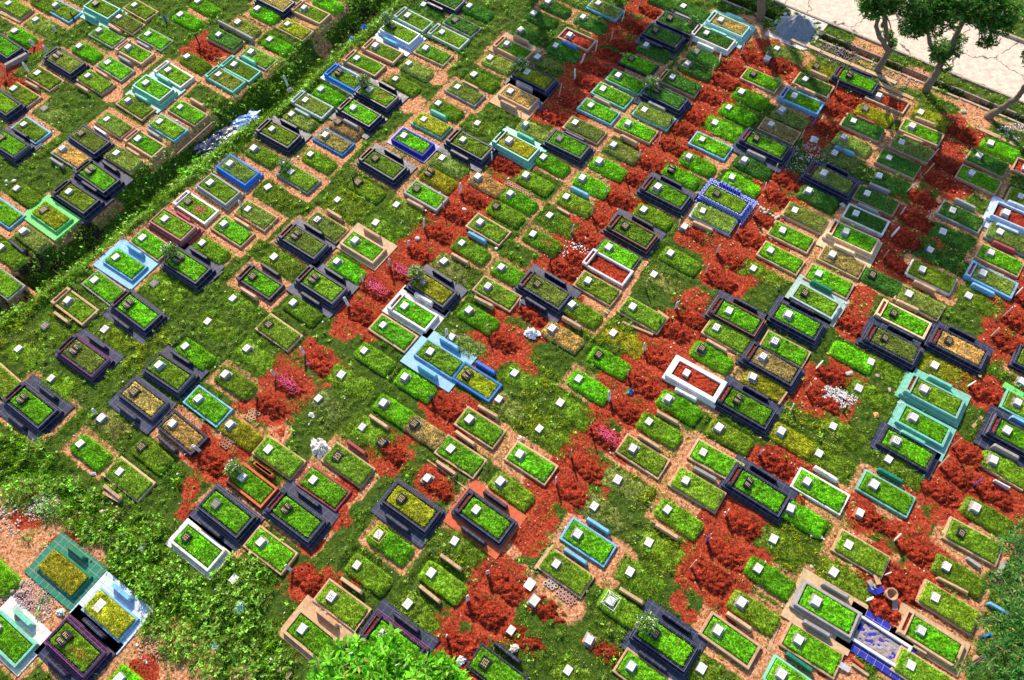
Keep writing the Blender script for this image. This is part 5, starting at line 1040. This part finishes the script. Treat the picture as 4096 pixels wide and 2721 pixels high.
# broad-leaved weeds by the ditch
def weed_patch(t, pts, s, label, seed):
    for i, (x, y) in enumerate(pts):
        p = P3(*tp(t, x, y), .1); z = ground_z(p.x, p.y); r = np.random.default_rng(seed+i); P_ = r.normal(0, .14, (5, 3))*[1, 1, .3]+[0, 0, .18]
        V, F = leafcloud(P_, 5, s, seed+i, 5, .75, .3); o = link('broad_leaved_weed', fastmesh('weed', V, F), [M['leaf']], None, (.16, .50, .02), (p.x, p.y, z)); tag(o, label, 'plant', 'broad-leaved weeds by the tarpaulin')
weed_patch((700, 0, 2.24), [(30, 1430), (100, 1440), (60, 1500), (140, 1500), (190, 1360), (150, 1350), (220, 1350), (20, 1500)], .22, 'broad-leaved bright weed in the swale below the black tarpaulin', 80)
# ------------------------------------------------------------------ labels
RANK = ['', 'second ', 'third ', 'fourth ', 'fifth ', 'sixth ', 'seventh ', 'eighth ', 'ninth ', 'tenth ', 'eleventh ', 'twelfth ']
marks = [r for r in REG if r['nm']]
DIRS = ['right of', 'above right of', 'above', 'above left of', 'left of', 'below left of', 'below', 'below right of']
def look(r, lvl=2):
    ty = {'K': 'grave', 'P': 'box grave', 'T': 'tiered grave', 'M': 'mound grave', 'G': 'sunken grave'}[r['typ']]
    c = '' if r['typ'] in 'MG' else CN[r['kc']]+' '
    return c+ty
def sect(a, b):
    dx, dy = a[0]-b[0], -(a[1]-b[1]); return DIRS[int(round(math.degrees(math.atan2(dy, dx))/45)) % 8]
groups = {}
for r in REG:
    if r['nm']: continue
    ms_ = sorted(marks, key=lambda m: math.dist(m['px'], r['px'])); m = ms_[0]; r['mark'] = m; r['dir'] = sect(r['px'], m['px']); r['d'] = math.dist(m['px'], r['px'])
    st = SN[r['st']] if r['st'] != '-' else 'no headstone'
    r['lk'] = f"{look(r)}, {TN[r['tf']]}, {st}"
    groups.setdefault((r['lk'], m['nm'], r['dir']), []).append(r)
for k, l in groups.items():
    l.sort(key=lambda r: r['d'])
    for i, r in enumerate(l):
        r['root']['label'] = f"{r['lk']}, {RANK[i]}{r['dir']} the {r['mark']['nm'].replace('_', ' ')}"
for r in marks:
    ex = ' with benches both sides' if r['up'] and r['dn'] else ' with a bench on its upper right' if r['up'] else ' with a bench on its lower left' if r['dn'] else ''
    st = SN[r['st']] if r['st'] != '-' else 'no headstone'
    r['root']['label'] = f"{r['nm'].replace('_', ' ')}, {TN[r['tf']]}, {st}{ex}"
GRP = dict(K='kerbed graves', P='kerbed box graves with planters', T='tiered tiled and granite graves', M='turf mound graves', G='sunken overgrown graves')
for r in REG: r['root']['category'] = 'grave'; r['root']['group'] = GRP[r['typ']]
for o, root, side, bc in BENCH:
    r = next(q for q in REG if q['root'] == root)
    o['label'] = ' '.join((f"{ {'k': 'black', 't': 'tan', 'g': 'grey', 'w': 'white', 'c': 'mint', 'l': 'light blue', 'b': 'blue', 'm': 'maroon', 's': 'pale mint', 'e': 'green', 'r': 'red', 'n': 'navy', 'v': 'purple', 'o': 'orange', 'W': 'pale blue', 'y': 'cream'}[bc]} bench, "+("upper right side" if side > 0 else "lower left side")+' of '+root['label'].replace('grave, ', 'grave ')).split()[:16]).rstrip(',')
    o['category'] = 'bench'; o['group'] = 'low benches beside the graves'
bl_ = {}
for o, root, side, bc in BENCH:
    r = next(q for q in REG if q['root'] == root); m = r.get('mark', r); d = r.get('dir', 'at')
    cn = {'k': 'black', 't': 'tan', 'g': 'grey', 'w': 'white', 'c': 'mint', 'l': 'light blue', 'b': 'blue', 'm': 'maroon', 's': 'pale mint', 'e': 'green', 'r': 'red', 'n': 'navy', 'v': 'purple', 'o': 'orange', 'W': 'pale blue', 'y': 'cream'}[bc]
    key = (cn, side, look(r), d, m['nm']); bl_.setdefault(key, []).append((r.get('d', 0), o))
for (cn, side, lk, d, nm), l in bl_.items():
    l.sort(key=lambda a: a[0])
    for i, (_, o) in enumerate(l):
        o['label'] = f"{RANK[i]}{cn} bench at {'upper' if side > 0 else 'lower'} side of {lk}, {d} the {nm.replace('_', ' ')}"
sg = {}
for root, c, mnd, pet, q, board in STK:
    m = min(marks, key=lambda m: math.dist(m['px'], q)); cn = dict(w='white', t='tan wooden', b='blue', k='black', g='green')[c]
    lk = (f"red soil grave with {cn} marker"+(' and pink petals' if pet else '')) if mnd else f"{cn} grave marker standing in the ground"
    sg.setdefault((lk, sect(q, m['px']), m['nm']), []).append((math.dist(m['px'], q), root, mnd))
for (lk, d, nm), l in sg.items():
    l.sort(key=lambda a: a[0])
    for i, (_, o, mnd) in enumerate(l): o['label'] = f"{lk}, {RANK[i]}{d} the {nm.replace('_', ' ')}"; o['category'] = 'grave' if mnd else 'grave marker'; o['group'] = 'fresh red soil graves' if mnd else 'loose grave markers'
allr = [r['root'] for r in REG]+[o for o, *_ in BENCH]+[a[0] for a in STK]
for o in allr:
    l = o['label']
    if len(l.split()) > 16: l = l.replace(' grave, ', ', ', 1)
    if len(l.split()) > 16: l = l.replace(' kerbed', '', 1)
    if len(l.split()) > 16: l = l.replace('on plinth', 'raised', 1)
    if len(l.split()) > 16: print('LONG', l)
    o['label'] = l
cnt = {}
for o in [q for q in SC.objects if q.parent is None and 'label' in q]: cnt.setdefault(o['label'], []).append(o.name)
for k, v in cnt.items():
    if len(v) > 1 and not SC.objects[v[0]].get('group', '').startswith(('stones', 'pale', 'white', 'small', 'broad')): print('SAME', k, len(v))
# ------------------------------------------------------------------ camera and light
cam = bpy.data.cameras.new('camera'); cam.sensor_width = 36; cam.sensor_fit = 'HORIZONTAL'; cam.lens = FPX/PW*36; cam.clip_end = 4000; cam.clip_start = .5
co = bpy.data.objects.new('camera', cam); COL.objects.link(co); mw = CAMM.to_4x4(); mw.translation = (0, 0, CH); co.matrix_world = mw; SC.camera = co
EL = math.radians(38); AZ = math.radians(102)
sd = Vector((math.cos(AZ)*math.cos(EL), math.sin(AZ)*math.cos(EL), math.sin(EL)))
s = bpy.data.lights.new('sun', 'SUN'); s.energy = 5.0; s.angle = math.radians(.6); s.color = (1.0, .86, .66); so = bpy.data.objects.new('sun', s); COL.objects.link(so); so.rotation_euler = sd.to_track_quat('Z', 'Y').to_euler()
w = bpy.data.worlds.new('World'); SC.world = w; w.use_nodes = True; nt = w.node_tree; bg = nt.nodes['Background']; sky = nt.nodes.new('ShaderNodeTexSky'); sky.sky_type = 'NISHITA'; sky.sun_disc = False; sky.sun_elevation = EL; sky.sun_rotation = math.pi/2-AZ
nt.links.new(sky.outputs[0], bg.inputs[0]); bg.inputs[1].default_value = .15
SC.view_settings.view_transform = 'Standard'; SC.view_settings.look = 'None'; SC.view_settings.gamma = 1; SC.view_settings.exposure = .5
SC.cycles.max_bounces = 6; SC.cycles.transparent_max_bounces = 4
